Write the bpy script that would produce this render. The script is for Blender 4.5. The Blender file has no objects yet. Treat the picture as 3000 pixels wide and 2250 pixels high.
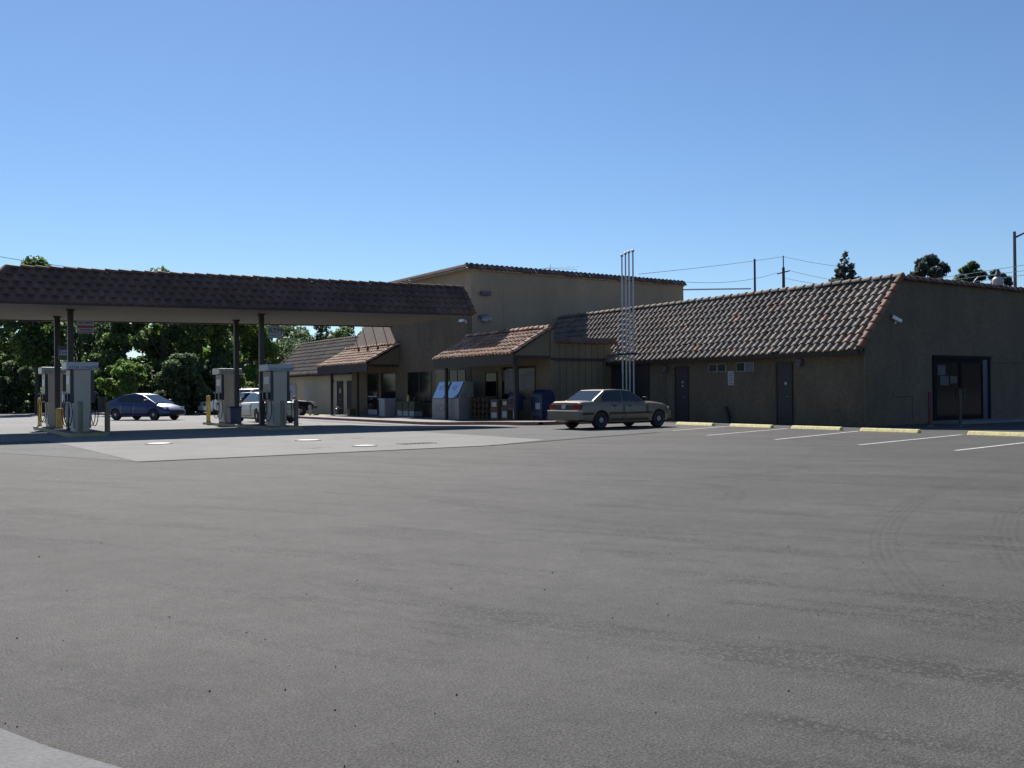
import bpy, bmesh, math, random
import numpy as np
from mathutils import Vector, Matrix
SUN_E=4.3; SKY=(0,1.0,.08,7.0,.056); EXPO=.98
random.seed(7); RNG=np.random.default_rng(11)
S=bpy.context.scene; C=S.collection
R=math.radians
# world axes: +X runs into the shop (perpendicular to its long front), +Y along the long front; origin at the near corner of the right wing
# ------------------------------------------------------------------ helpers
def sm(a,b,x):
    x=min(1.,max(0.,(x-a)/(b-a))); return x*x*(3-2*x)
def gz(s,t):
    w=sm(-13,-9,s)
    return -0.17*sm(9,18,t)*w-0.10*sm(20,32,t)*(1-w)+1.5*sm(60,115,t)
class MB:
    def __init__(s): s.v=[]; s.f=[]
    def poly(s,pts):
        n=len(s.v); s.v+= [tuple(p) for p in pts]; s.f.append(tuple(range(n,n+len(pts)))); return s
    def box(s,x0,x1,y0,y1,z0,z1):
        n=len(s.v)
        s.v+=[(x,y,z) for z in (z0,z1) for y in (y0,y1) for x in (x0,x1)]
        for q in ((0,2,3,1),(4,5,7,6),(0,1,5,4),(2,6,7,3),(0,4,6,2),(1,3,7,5)): s.f.append(tuple(n+i for i in q))
        return s
    def prism(s,pts,ext):
        # planar polygon pts extruded by vector ext
        n=len(s.v); k=len(pts); e=Vector(ext)
        s.v+=[tuple(p) for p in pts]+[tuple(Vector(p)+e) for p in pts]
        s.f.append(tuple(range(n+k-1,n-1,-1))); s.f.append(tuple(range(n+k,n+2*k)))
        for i in range(k):
            j=(i+1)%k; s.f.append((n+i,n+j,n+k+j,n+k+i))
        return s
    def tube(s,pts,r,seg=8,cap=True):
        pts=[Vector(p) for p in pts]; n=len(s.v); m=len(pts)
        rs=r if isinstance(r,(list,tuple)) else [r]*m
        ref=None
        for i,p in enumerate(pts):
            d=(pts[min(i+1,m-1)]-pts[max(i-1,0)]).normalized()
            if ref is None:
                ref=Vector((0,0,1)) if abs(d.z)<.9 else Vector((1,0,0))
            a=d.cross(ref).normalized(); b=d.cross(a).normalized(); ref=a.cross(d) if a.cross(d).length>1e-4 else ref
            for k in range(seg):
                th=2*math.pi*k/seg; s.v.append(tuple(p+(a*math.cos(th)+b*math.sin(th))*rs[i]))
        for i in range(m-1):
            for k in range(seg):
                k2=(k+1)%seg; s.f.append((n+i*seg+k,n+i*seg+k2,n+(i+1)*seg+k2,n+(i+1)*seg+k))
        if cap:
            s.f.append(tuple(n+k for k in range(seg-1,-1,-1))); s.f.append(tuple(n+(m-1)*seg+k for k in range(seg)))
        return s
    def lathe(s,prof,origin=(0,0,0),axis='z',seg=16):
        n=len(s.v); m=len(prof); o=Vector(origin)
        for (r,h) in prof:
            for k in range(seg):
                th=2*math.pi*k/seg; a,b=r*math.cos(th),r*math.sin(th)
                p={'z':(a,b,h),'y':(a,h,b),'x':(h,a,b)}[axis]
                s.v.append(tuple(o+Vector(p)))
        for i in range(m-1):
            for k in range(seg):
                k2=(k+1)%seg; s.f.append((n+i*seg+k,n+i*seg+k2,n+(i+1)*seg+k2,n+(i+1)*seg+k))
        s.f.append(tuple(n+k for k in range(seg-1,-1,-1))); s.f.append(tuple(n+(m-1)*seg+k for k in range(seg)))
        return s
    def mesh(s,name,smooth=None,bevel=0):
        me=bpy.data.meshes.new(name); me.from_pydata(s.v,[],s.f)
        bm=bmesh.new(); bm.from_mesh(me)
        bmesh.ops.recalc_face_normals(bm,faces=bm.faces)
        if bevel>0:
            es=[e for e in bm.edges if len(e.link_faces)==2 and e.calc_face_angle(0)>.5]
            bmesh.ops.bevel(bm,geom=es,offset=bevel,segments=2,affect='EDGES',profile=.6,clamp_overlap=True)
        bm.to_mesh(me); bm.free()
        if smooth is not None:
            me.polygons.foreach_set('use_smooth',[True]*len(me.polygons))
            me.set_sharp_from_angle(angle=R(smooth))
        return me
    def build(s,name,mat,parent=None,smooth=None,bevel=0,loc=None):
        return link(s.mesh(name,smooth,bevel),name,mat,parent,loc)
def each(mb,name,mat,parent=None,**k):
    # one object per connected piece
    par=list(range(len(mb.v)))
    def fd(a):
        while par[a]!=a: par[a]=par[par[a]]; a=par[a]
        return a
    for f in mb.f:
        for a in f[1:]: par[fd(a)]=fd(f[0])
    gr={}
    for f in mb.f: gr.setdefault(fd(f[0]),[]).append(f)
    out=[]
    for fs in gr.values():
        m=MB(); mp={}
        for f in fs:
            for a in f:
                if a not in mp: mp[a]=len(m.v); m.v.append(mb.v[a])
            m.f.append(tuple(mp[a] for a in f))
        out.append(m.build(name,mat,parent,**k))
    return out
def link(me,name,mat,parent=None,loc=None):
    o=bpy.data.objects.new(name,me); C.objects.link(o)
    if mat: me.materials.clear(); me.materials.append(mat)
    if parent: o.parent=parent
    if loc: o.location=loc
    return o
def tag(o,label=None,cat=None,group=None,kind=None):
    if label: o['label']=label
    if cat: o['category']=cat
    if group: o['group']=group
    if kind: o['kind']=kind
    return o
def empty(name,loc=(0,0,0),rz=0,label=None,cat=None,group=None):
    o=bpy.data.objects.new(name,None); C.objects.link(o); o.location=loc; o.rotation_euler=(0,0,rz); o.empty_display_size=.2
    return tag(o,label,cat,group)
def dup(o,parent=None):
    c=o.copy(); C.objects.link(c)
    if parent: c.parent=parent
    for ch in list(o.children): dup(ch,c)
    return c
def clone(o,loc,rz=None,label=None,group=None,scale=None):
    c=dup(o); c.location=loc
    if rz is not None: c.rotation_euler=(0,0,rz)
    if label: c['label']=label
    if group: c['group']=group
    if scale: c.scale=scale
    return c
def text(body,size,mat,name,parent,M,depth=.004,align='CENTER'):
    cu=bpy.data.curves.new('t','FONT'); cu.body=body; cu.size=size; cu.extrude=depth; cu.align_x=align; cu.align_y='CENTER'
    o=bpy.data.objects.new('t',cu); C.objects.link(o)
    dg=bpy.context.evaluated_depsgraph_get(); me=bpy.data.meshes.new_from_object(o.evaluated_get(dg))
    bpy.data.objects.remove(o); bpy.data.curves.remove(cu)
    me.transform(M); return link(me,name,mat,parent)
def frameM(origin,right,up):
    r=Vector(right).normalized(); u=Vector(up).normalized(); n=r.cross(u)
    return Matrix(((r.x,u.x,n.x,origin[0]),(r.y,u.y,n.y,origin[1]),(r.z,u.z,n.z,origin[2]),(0,0,0,1)))
# ------------------------------------------------------------------ materials
def newmat(name):
    m=bpy.data.materials.new(name); m.use_nodes=True; nt=m.node_tree; b=nt.nodes['Principled BSDF']; return m,nt,b
def N(nt,t,**kw):
    n=nt.nodes.new(t)
    for k,v in kw.items():
        if k in n.inputs: n.inputs[k].default_value=v
        else: setattr(n,k,v)
    return n
def L(nt,a,ai,b,bi): nt.links.new(a.outputs[ai],b.inputs[bi])
def ramp(nt,src,si,stops):
    r=nt.nodes.new('ShaderNodeValToRGB'); e=r.color_ramp.elements
    while len(e)<len(stops): e.new(.5)
    for x,(p,c) in zip(e,stops): x.position=p; x.color=(c,c,c,1) if not isinstance(c,tuple) else (*c,1)
    L(nt,src,si,r,0); return r
def mul(nt,col,a,ai,fac=1.0):
    m=nt.nodes.new('ShaderNodeMix'); m.data_type='RGBA'; m.blend_type='MULTIPLY'; m.inputs[0].default_value=fac
    nt.links.new(col,m.inputs[6]); L(nt,a,ai,m,7); return m.outputs[2]
def rgb(nt,c):
    n=nt.nodes.new('ShaderNodeRGB'); n.outputs[0].default_value=(*c,1); return n.outputs[0]
def mat(name,c,rough=.6,var=.25,scale=3.,fine=0,bump=0,metal=0,spec=.5,coat=0,streak=False,mid=0):
    m,nt,b=newmat(name); b.inputs['Roughness'].default_value=rough; b.inputs['Metallic'].default_value=metal
    b.inputs['Specular IOR Level'].default_value=spec; b.inputs['Coat Weight'].default_value=coat; b.inputs['Coat Roughness'].default_value=.08
    col=rgb(nt,c); g=N(nt,'ShaderNodeNewGeometry')
    src,si=g,'Position'
    if streak:
        mp=N(nt,'ShaderNodeMapping'); mp.inputs['Scale'].default_value=(1,1,.5); L(nt,g,'Position',mp,0); src,si=mp,0
    if var>0:
        n=N(nt,'ShaderNodeTexNoise',Scale=scale,Detail=6.,Roughness=.65); L(nt,src,si,n,'Vector')
        r=ramp(nt,n,0,[(.25,1-var),(.75,1+var*.55)]); col=mul(nt,col,r,0)
        if streak:
            n7=N(nt,'ShaderNodeTexNoise',Scale=scale*4.5,Detail=5.,Roughness=.6); L(nt,src,si,n7,'Vector'); r7=ramp(nt,n7,0,[(.30,1-var*.35),(.55,1.03)]); col=mul(nt,col,r7,0)
    if mid>0:
        n5=N(nt,'ShaderNodeTexNoise',Scale=7.,Detail=5.,Roughness=.7); L(nt,g,'Position',n5,'Vector'); r5=ramp(nt,n5,0,[(.32,1-mid),(.68,1+mid)]); col=mul(nt,col,r5,0)
    if fine>0:
        n2=N(nt,'ShaderNodeTexNoise',Scale=fine,Detail=3.); L(nt,g,'Position',n2,'Vector')
        r2=ramp(nt,n2,0,[(.3,.82),(.7,1.15)]); col=mul(nt,col,r2,0)
        if bump>0:
            bp=N(nt,'ShaderNodeBump',Strength=bump,Distance=.02); L(nt,n2,0,bp,'Height'); L(nt,bp,0,b,'Normal')
    nt.links.new(col,b.inputs['Base Color']); return m
def tilemat(name,stops):
    # per-tile random colour held in a face attribute, plus grime
    m,nt,b=newmat(name); b.inputs['Roughness'].default_value=.85
    a=N(nt,'ShaderNodeAttribute'); a.attribute_name='tile'
    r=ramp(nt,a,'Fac',stops)
    g=N(nt,'ShaderNodeNewGeometry'); n=N(nt,'ShaderNodeTexNoise',Scale=9.,Detail=6.,Roughness=.7); L(nt,g,'Position',n,'Vector')
    rr=ramp(nt,n,0,[(.3,.80),(.7,1.12)]); n3=N(nt,'ShaderNodeTexNoise',Scale=.6,Detail=6.,Roughness=.7); L(nt,g,'Position',n3,'Vector'); r3=ramp(nt,n3,0,[(.32,.62),(.66,1.18)])
    c=mul(nt,r.outputs[0],rr,0); c=mul(nt,c,r3,0); nt.links.new(c,b.inputs['Base Color'])
    n2=N(nt,'ShaderNodeTexNoise',Scale=60.,Detail=3.); L(nt,g,'Position',n2,'Vector'); bp=N(nt,'ShaderNodeBump',Strength=.35,Distance=.01); L(nt,n2,0,bp,'Height'); L(nt,bp,0,b,'Normal')
    return m
def leafmat(name,c,c2,trans=.45):
    m,nt,b=newmat(name); b.inputs['Roughness'].default_value=.55; b.inputs['Specular IOR Level'].default_value=.3
    a=N(nt,'ShaderNodeAttribute'); a.attribute_name='tile'
    r=ramp(nt,a,'Fac',[(0.,c),(1.,c2)]); L(nt,r,0,b,'Base Color')
    t=N(nt,'ShaderNodeBsdfTranslucent'); L(nt,r,0,t,0)
    hs=N(nt,'ShaderNodeHueSaturation',Saturation=1.15,Value=1.5); L(nt,r,0,hs,'Color'); L(nt,hs,0,t,0)
    mx=N(nt,'ShaderNodeMixShader'); mx.inputs[0].default_value=trans; L(nt,b,0,mx,1); L(nt,t,0,mx,2)
    L(nt,mx,0,nt.nodes['Material Output'],0); return m
def asphalt(name,base,stain=1.0):
    m,nt,b=newmat(name); g=N(nt,'ShaderNodeNewGeometry'); col=rgb(nt,base)
    def nz(scale,lo,hi,p0=.3,p1=.7,vec=None,detail=5.,rough=.6):
        nonlocal col
        n=N(nt,'ShaderNodeTexNoise',Scale=scale,Detail=detail,Roughness=rough)
        if vec is None: L(nt,g,'Position',n,'Vector')
        else: L(nt,vec,0,n,'Vector')
        r=ramp(nt,n,0,[(p0,lo),(p1,hi)]); col=mul(nt,col,r,0); return n
    nz(.16,.88,1.10); nz(.9,.90,1.08); nz(4.,.88,1.10); nz(17.,.86,1.12)
    mp0=N(nt,'ShaderNodeMapping'); mp0.inputs['Rotation'].default_value=(0,0,R(62)); L(nt,g,'Position',mp0,0); mp=N(nt,'ShaderNodeMapping'); mp.inputs['Scale'].default_value=(.30,1.5,1); L(nt,mp0,0,mp,0)
    nz(.55,.84,1.08,vec=mp,p0=.36,p1=.66)                      # long scuffed streaks from turning traffic
    f=nz(95.,.50,1.50,detail=3.,p0=.36,p1=.64)                        # aggregate
    f2=nz(260.,.62,1.4,detail=1.)
    # ravelled coarse patches: big voronoi stones where a mask noise is high
    msk=N(nt,'ShaderNodeTexNoise',Scale=1.1,Detail=6.,Roughness=.7); L(nt,mp,0,msk,'Vector'); mr=ramp(nt,msk,0,[(.50,0.),(.62,1.)])
    v=N(nt,'ShaderNodeTexVoronoi',Scale=38.); L(nt,g,'Position',v,'Vector'); vr=ramp(nt,v,0,[(.1,1.25),(.55,.55)])
    mm=N(nt,'ShaderNodeMix'); mm.data_type='RGBA'; L(nt,mr,0,mm,0); mm.inputs[6].default_value=(1,1,1,1); L(nt,vr,0,mm,7); col=mul(nt,col,mm,2)
    # sparse pits and light grit
    v2=N(nt,'ShaderNodeTexVoronoi',Scale=11.); L(nt,g,'Position',v2,'Vector'); v2r=ramp(nt,v2,0,[(.05,.15),(.085,1.)]); 
    wn=N(nt,'ShaderNodeSeparateColor'); L(nt,v2,'Color',wn,0); gt=N(nt,'ShaderNodeMath',operation='GREATER_THAN'); gt.inputs[1].default_value=.80; L(nt,wn,0,gt,0)
    m2=N(nt,'ShaderNodeMix'); m2.data_type='RGBA'; L(nt,gt,0,m2,0); m2.inputs[6].default_value=(1,1,1,1); L(nt,v2r,0,m2,7); col=mul(nt,col,m2,2)
    v3=N(nt,'ShaderNodeTexVoronoi',Scale=24.); mp3=N(nt,'ShaderNodeMapping'); mp3.inputs['Location'].default_value=(3.3,1.7,0); L(nt,g,'Position',mp3,0); L(nt,mp3,0,v3,'Vector'); v3r=ramp(nt,v3,0,[(.06,2.2),(.10,1.)])
    w3=N(nt,'ShaderNodeSeparateColor'); L(nt,v3,'Color',w3,0); g3=N(nt,'ShaderNodeMath',operation='GREATER_THAN'); g3.inputs[1].default_value=.86; L(nt,w3,1,g3,0)
    m3=N(nt,'ShaderNodeMix'); m3.data_type='RGBA'; L(nt,g3,0,m3,0); m3.inputs[6].default_value=(1,1,1,1); L(nt,v3r,0,m3,7); col=mul(nt,col,m3,2)
    nt.links.new(col,b.inputs['Base Color']); b.inputs['Roughness'].default_value=.85; b.inputs['Specular IOR Level'].default_value=.22
    ad=N(nt,'ShaderNodeMath',operation='ADD'); L(nt,f,0,ad,0); L(nt,f2,0,ad,1)
    bp=N(nt,'ShaderNodeBump',Strength=.5,Distance=.006); L(nt,ad,0,bp,'Height'); L(nt,bp,0,b,'Normal')
    return m
M={}
M['asphalt']=asphalt('asphalt',(.0685,.0655,.0620))
M['asphalt_sheen']=asphalt('asphalt_sheen',(.185,.183,.178))  # paler copy of the asphalt, sun sheen put into its colour
M['asphalt_old']=asphalt('asphalt_old',(.082,.082,.081))
M['concrete']=mat('concrete',(.19,.186,.176),.9,.16,.7,fine=45,bump=.15,spec=.15)
M['walk']=mat('walk',(.17,.165,.155),.85,.2,1.2,fine=40,bump=.15)
M['redkerb']=mat('redkerb',(.26,.12,.10),.7,.45,3.)
M['gutter']=mat('gutter',(.105,.105,.107),.85,.2,3.,fine=60,bump=.25)
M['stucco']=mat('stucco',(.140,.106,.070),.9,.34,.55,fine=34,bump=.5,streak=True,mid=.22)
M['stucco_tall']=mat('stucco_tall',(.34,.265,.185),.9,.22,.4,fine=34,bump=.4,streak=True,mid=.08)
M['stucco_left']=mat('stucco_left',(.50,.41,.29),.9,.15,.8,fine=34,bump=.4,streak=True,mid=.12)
M['siding']=mat('siding',(.17,.135,.088),.8,.2,1.2,streak=True)
M['soffit']=mat('soffit',(.13,.122,.105),.8,.1,.5)
M['dark_wood']=mat('dark_wood',(.035,.027,.022),.6,.25,4.)
M['frame_dark']=mat('frame_dark',(.016,.014,.015),.8,.1,2.,spec=.1)
M['ice_white']=mat('ice_white',(.26,.26,.26),.5,.1,2.)
M['door_brown']=mat('door_brown',(.028,.023,.024),.5,.15,2.)
M['column']=mat('column',(.042,.03,.026),.5,.25,3.)
M['tile']=tilemat('tile',[(0.,(.15,.115,.090)),(.55,(.205,.163,.128)),(.85,(.235,.168,.122)),(1.,(.29,.15,.10))])
M['tile_dark']=tilemat('tile_dark',[(0.,(.125,.072,.055)),(.6,(.155,.088,.066)),(1.,(.18,.10,.072))])
M['tile_red']=tilemat('tile_red',[(0.,(.24,.135,.085)),(.5,(.42,.25,.165)),(1.,(.60,.42,.30))])
M['tile_rake']=tilemat('tile_rake',[(0.,(.13,.055,.035)),(.5,(.20,.09,.055)),(1.,(.25,.13,.08))])
M['yellow']=mat('yellow',(.50,.37,.09),.6,.3,3.)
M['stop_yellow']=mat('stop_yellow',(.74,.64,.26),.7,.40,9.,fine=25,bump=.2)
M['white_line']=mat('white_line',(.50,.50,.48),.8,.55,8.,spec=.2)
M['white']=mat('white',(.75,.75,.74),.45,.06,2.)
M['offwhite']=mat('offwhite',(.36,.36,.35),.5,.12,2.)
M['pump_grey']=mat('pump_grey',(.43,.37,.29),.45,.12,2.)
M['pump_head']=mat('pump_head',(.40,.40,.40),.4,.08,2.)
M['pump_dark']=mat('pump_dark',(.03,.03,.035),.4,.1,2.)
M['black']=mat('black',(.012,.012,.013),.5,.1,3.)
M['tar']=mat('tar',(.03,.03,.03),1.,.2,4.,spec=.02)
M['rubber']=mat('rubber',(.015,.015,.015),.8,.1,3.)
M['galv']=mat('galv',(.40,.40,.42),.45,.12,6.,metal=.35)
M['steel_dark']=mat('steel_dark',(.09,.09,.10),.5,.1,3.)
M['pole_grey']=mat('pole_grey',(.10,.095,.10),.6,.1,3.)
M['pole_wood']=mat('pole_wood',(.05,.042,.04),.8,.2,3.)
M['wire']=mat('wire',(.05,.05,.055),1.,0,1.,spec=0.)
M['wire_light']=mat('wire_light',(.92,.92,.93),.5,0,1.,metal=1.)
M['red']=mat('red',(.32,.045,.035),.5,.15,3.)
M['blue_letter']=mat('blue_letter',(.03,.06,.16),.5,0,1.)
M['black_letter']=mat('black_letter',(.02,.02,.022),.5,0,1.)
M['navy']=mat('navy',(.012,.016,.065),.4,.1,3.)
M['trunk']=mat('trunk',(.06,.046,.035),.9,.3,4.)
M['log']=mat('log',(.09,.06,.042),.9,.4,14.)
M['card']=mat('card',(.13,.09,.06),.8,.2,4.)
M['green_box']=mat('green_box',(.06,.07,.035),.7,.2,4.)
M['fence_wood']=mat('fence_wood',(.17,.155,.135),.85,.25,2.)
M['drygrass']=mat('drygrass',(.24,.20,.10),.95,.35,.35,fine=3)
M['hill']=mat('hill',(.012,.012,.008),.95,.4,.05,fine=.4)
def glassm(name,c,rough=.06,spec=.5,var=0.):
    m,nt,b=newmat(name); b.inputs['Base Color'].default_value=(*c,1); b.inputs['Roughness'].default_value=rough; b.inputs['Specular IOR Level'].default_value=spec; return m
M['glass']=glassm('glass',(.008,.009,.011),.08,.22)
M['pane']=glassm('pane',(.012,.013,.018),.15,.12)
M['car_glass']=glassm('car_glass',(.010,.013,.016),.03,.6)
M['frost']=mat('frost',(.42,.42,.46),.4,.05,2.)
M['lens_red']=glassm('lens_red',(.17,.010,.010),.15)
M['lens_clear']=glassm('lens_clear',(.6,.6,.6),.1)
M['chrome']=mat('chrome',(.6,.6,.6),.2,0,1.,metal=1.)
M['hub']=mat('hub',(.30,.30,.31),.4,.1,5.,metal=.6)
M['mirror_blue']=mat('ice_door',(.40,.45,.52),.12,.05,2.,metal=.6)
def paint(name,c,metal=.4,rough=.40): return mat(name,c,rough,.04,2.,metal=metal,coat=.25)
M['gold']=paint('gold',(.20,.165,.118)); M['blue']=paint('blue',(.030,.045,.115)); M['silver']=paint('silver',(.36,.34,.31)); M['whitecar']=paint('whitecar',(.82,.82,.82),.0); M['darkcar']=paint('darkcar',(.012,.013,.022),.2)
M['beige_trim']=mat('beige_trim',(.28,.25,.18),.4,.05,2.)
M['door_poster']=mat('door_poster',(.035,.037,.055),.5,.5,9.)
M['yellow_kerb']=mat('yellow_kerb',(.36,.30,.17),.75,.4,3.,fine=20,bump=.2)
M['olive']=mat('olive',(.22,.18,.105),.6,.3,4.)
M['ochre']=mat('ochre',(.55,.34,.08),.6,.3,4.)
M['brownpost']=mat('brownpost',(.20,.17,.12),.6,.3,4.)
M['redpost']=mat('redpost',(.09,.022,.022),.6,.2,4.)
M['binblue']=mat('binblue',(.04,.05,.085),.5,.15,3.)
M['galvdark']=mat('galvdark',(.22,.22,.22),.5,.2,5.)
M['frostdark']=mat('frostdark',(.12,.12,.15),.5,.1,3.)
M['blue_pale']=mat('blue_pale',(.10,.20,.50),.4,.05,3.)
M['bright_trim']=mat('bright_trim',(.62,.60,.54),.35,.05,3.)
M['tail_dark']=mat('tail_dark',(.07,.045,.035),.2,.05,3.)
M['paint_worn']=mat('paint_worn',(.235,.235,.225),.9,.35,5.,spec=.1)
M['shingle']=mat('shingle',(.20,.145,.115),.9,.3,2.5,fine=14,bump=.3,streak=True)
M['leaf_green']=leafmat('leaf_green',(.050,.086,.034),(.125,.180,.066),.55)
M['leaf_bright']=leafmat('leaf_bright',(.065,.118,.034),(.15,.22,.070),.55)
M['leaf_dark']=leafmat('leaf_dark',(.054,.082,.044),(.115,.152,.078),.5)
M['leaf_conifer']=leafmat('leaf_conifer',(.046,.062,.060),(.085,.108,.094),.35)
M['leaf_tip']=leafmat('leaf_tip',(.07,.10,.02),(.16,.12,.035),.5)
# ------------------------------------------------------------------ tiled slopes
def tiled(name,mt,origin,along,up,length,slope,parent,pitch=.30,course=.37,off=None,amp=.045,step=.035,seg=7,low=.55,jit=1.):
    """Courses of barrel tiles laid on a slope as one corrugated sheet per course, each course lifted over the one below. off(v)->(start,end) trims for hips."""
    a=Vector(along).normalized(); u=Vector(up).normalized(); n=a.cross(u).normalized()
    if n.z<0: n=-n
    o=Vector(origin); nr=max(1,int(round(slope/course))); course=slope/nr
    V=[];F=[];T=[]
    for r in range(nr):
        v0=r*course-.03; v1=(r+1)*course+.02
        s0,s1=(0,length) if off is None else off((r+.5)*course)
        nc=max(1,int(round((s1-s0)/pitch))); p=(s1-s0)/nc
        for c in range(nc):
            j=jit*random.uniform(-.02,.02); jj=jit*(random.uniform(-.028,.028) if random.random()>.012 else .09); tv=min(1,max(0,random.gauss(.45,.24)))
            prof=[]
            for k in range(seg+1):
                x=k/seg
                if x<.62: h=math.sin(math.pi*x/.62)*amp*1.35
                else: h=-math.sin(math.pi*(x-.62)/.38)*amp*.35
                prof.append((x,h))
            b=len(V)
            for (x,h) in prof:
                q=o+a*(s0+(c+x)*p+j*.3)
                V.append(q+u*(v0+jj)+n*(h+step+.02)); V.append(q+u*v1+n*(h*.9+.004))
                V.append(q+u*(v0+jj)+n*(h*low-.012-(.03 if low>.9 else 0)))
            for k in range(seg):
                i=b+3*k
                F.append((i,i+3,i+4,i+1)); T.append(tv); F.append((i+2,i+5,i+3,i)); T.append(tv*.6)
    me=bpy.data.meshes.new(name); me.from_pydata([tuple(v) for v in V],[],F)
    at=me.attributes.new('tile','FLOAT','FACE'); at.data.foreach_set('value',T)
    me.polygons.foreach_set('use_smooth',[True]*len(F)); me.set_sharp_from_angle(angle=R(50))
    return link(me,name,mt,parent)
def caprow(name,mt,p0,p1,parent,r=.10,tl=.40,upv=(0,0,1),jit=.01):
    """A row of overlapping half-round cap tiles from p0 to p1."""
    p0=Vector(p0); p1=Vector(p1); d=(p1-p0); Ln=d.length; d.normalize(); side=d.cross(Vector(upv)).normalized(); up=side.cross(d).normalized()
    n=max(1,int(round(Ln/tl))); tl=Ln/n; V=[];F=[];T=[]
    for i in range(n):
        tv=min(1,max(0,random.gauss(.5,.25))); b=len(V); j=random.uniform(-jit,jit)
        for e,(q,rr,hh) in enumerate(((i*tl-.03,r*1.1,.025),((i+1)*tl,r*.92,0.))):
            for k in range(9):
                th=math.pi*k/8; V.append(p0+d*q+side*(math.cos(th)*rr)+up*(math.sin(th)*rr+hh+j))
        for k in range(8): F.append((b+k,b+k+1,b+9+k+1,b+9+k)); T.append(tv)
        F.append(tuple(b+k for k in range(9))); T.append(tv*.5)
    me=bpy.data.meshes.new(name); me.from_pydata([tuple(v) for v in V],[],F)
    at=me.attributes.new('tile','FLOAT','FACE'); at.data.foreach_set('value',T)
    me.polygons.foreach_set('use_smooth',[True]*len(F)); me.set_sharp_from_angle(angle=R(50))
    return link(me,name,mt,parent)
# ------------------------------------------------------------------ setting
def grid_sheet(name,xs,ys,mt,dz=0.):
    V=[(x,y,gz(x,y)+dz) for y in ys for x in xs]; nx=len(xs)
    F=[(j*nx+i,j*nx+i+1,(j+1)*nx+i+1,(j+1)*nx+i) for j in range(len(ys)-1) for i in range(nx-1)]
    me=bpy.data.meshes.new(name); me.from_pydata(V,[],F); me.polygons.foreach_set('use_smooth',[True]*len(F)); return link(me,name,mt)
def axis(lo,hi,near_lo,near_hi,stepn,far):
    a=list(np.arange(near_lo,near_hi+1e-6,stepn)); x=near_lo
    while x>lo: x-=far; a.insert(0,x); far*=1.35
    far=10; x=near_hi
    while x<hi: x+=far; a.append(x); far*=1.35
    return a
gnd=grid_sheet('ground',axis(-1500,1500,-60,30,2,8),axis(-1500,1500,-30,122,2,8),M['asphalt']); tag(gnd,kind='structure')
def strip(name,pts,mt,dz,kind='structure'):
    """Thin sheet following the ground: pts is a convex polygon in plan, subdivided."""
    me=bpy.data.meshes.new(name); bm=bmesh.new(); vs=[bm.verts.new((x,y,0)) for x,y in pts]; bm.faces.new(vs)
    for k in range(90):
        lo=-60+k*1.5
        for co,no in (((0,lo,0),(0,1,0)),((lo,0,0),(1,0,0))):
            bmesh.ops.bisect_plane(bm,geom=bm.verts[:]+bm.edges[:]+bm.faces[:],plane_co=co,plane_no=no)
    for v in bm.verts: v.co.z=gz(v.co.x,v.co.y)+dz
    bm.to_mesh(me); bm.free(); o=link(me,name,mt); tag(o,kind=kind); return o
# older, paler paving behind the seam, and the concrete apron round the islands
strip('paving',[(-60,9.3),(-60,70),(40,70),(40,17.),(-8.2,1.4),(-15.7,-1.0),(-23.5,-1.0),(-27.4,9.3)],M['asphalt_old'],.004)
strip('back_lot',[(-60,9.5),(-60,70),(40,70),(40,17.),(-7.7,17.),(-7.7,9.5)],M['asphalt_sheen'],.0062)  # paler sheet standing in for sun sheen on the back lot
strip('concrete_pad',[(-23.54,-1.0),(-15.7,-1.0),(-13.2,.2),(-13.2,24.5),(-24.6,24.5),(-23.7,6.7)],M['concrete'],.008)
# concrete gutter in the near left corner
def gutter():
    m=MB(); P=[(-27.10,-15.0),(-26.985,-15.41),(-26.86,-15.72),(-26.70,-16.03),(-26.45,-16.55),(-26.1,-17.2)]
    Q=[(-27.55,-15.1),(-27.26,-15.52),(-27.06,-15.86),(-26.98,-16.1),(-26.80,-16.6),(-26.5,-17.3)]
    for i in range(5): m.poly([(*P[i],.012),(*P[i+1],.012),(*Q[i+1],.012),(*Q[i],.012)])
    tag(m.build('gutter',M['gutter']),kind='structure')
    m=MB(); 
    for i in range(5):
        a,b=Vector((*Q[i],.0)),Vector((*Q[i+1],.0))
        for k in range(6):
            p=a.lerp(b,k/6); q=a.lerp(b,(k+1)/6); w1,w2=.012+.01*random.random(),.012+.01*random.random()
            m.poly([(p.x,p.y,.016),(q.x,q.y,.016),(q.x-w2*1.6,q.y-.4*w2,.016),(p.x-w1*1.6,p.y-.4*w1,.016)])
    tag(m.build('gutter_edge',M['black']),kind='structure')
gutter()
# parking stall lines
ml=MB()
for (a,b) in (((-2.9,3.3),(-6.9,2.1)),((-2.85,.72),(-8.47,-.91)),((-2.9,-2.0),(-8.85,-3.66)),((-2.85,-5.24),(-9.3,-6.42)),((-2.9,-7.9),(-9.55,-8.85))):
    a,b=Vector(a),Vector(b); d=(b-a).normalized(); w=Vector((-d.y,d.x))*.05
    n=14
    for i in range(n):
        if i==0 : continue
        p,q=a.lerp(b,i/n),a.lerp(b,(i+1)/n)
        ml.poly([(*(p-w),.006),(*(q-w),.006),(*(q+w),.006),(*(p+w),.006)])
tag(ml.build('parking_lines',M['white_line']),kind='structure')
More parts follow.
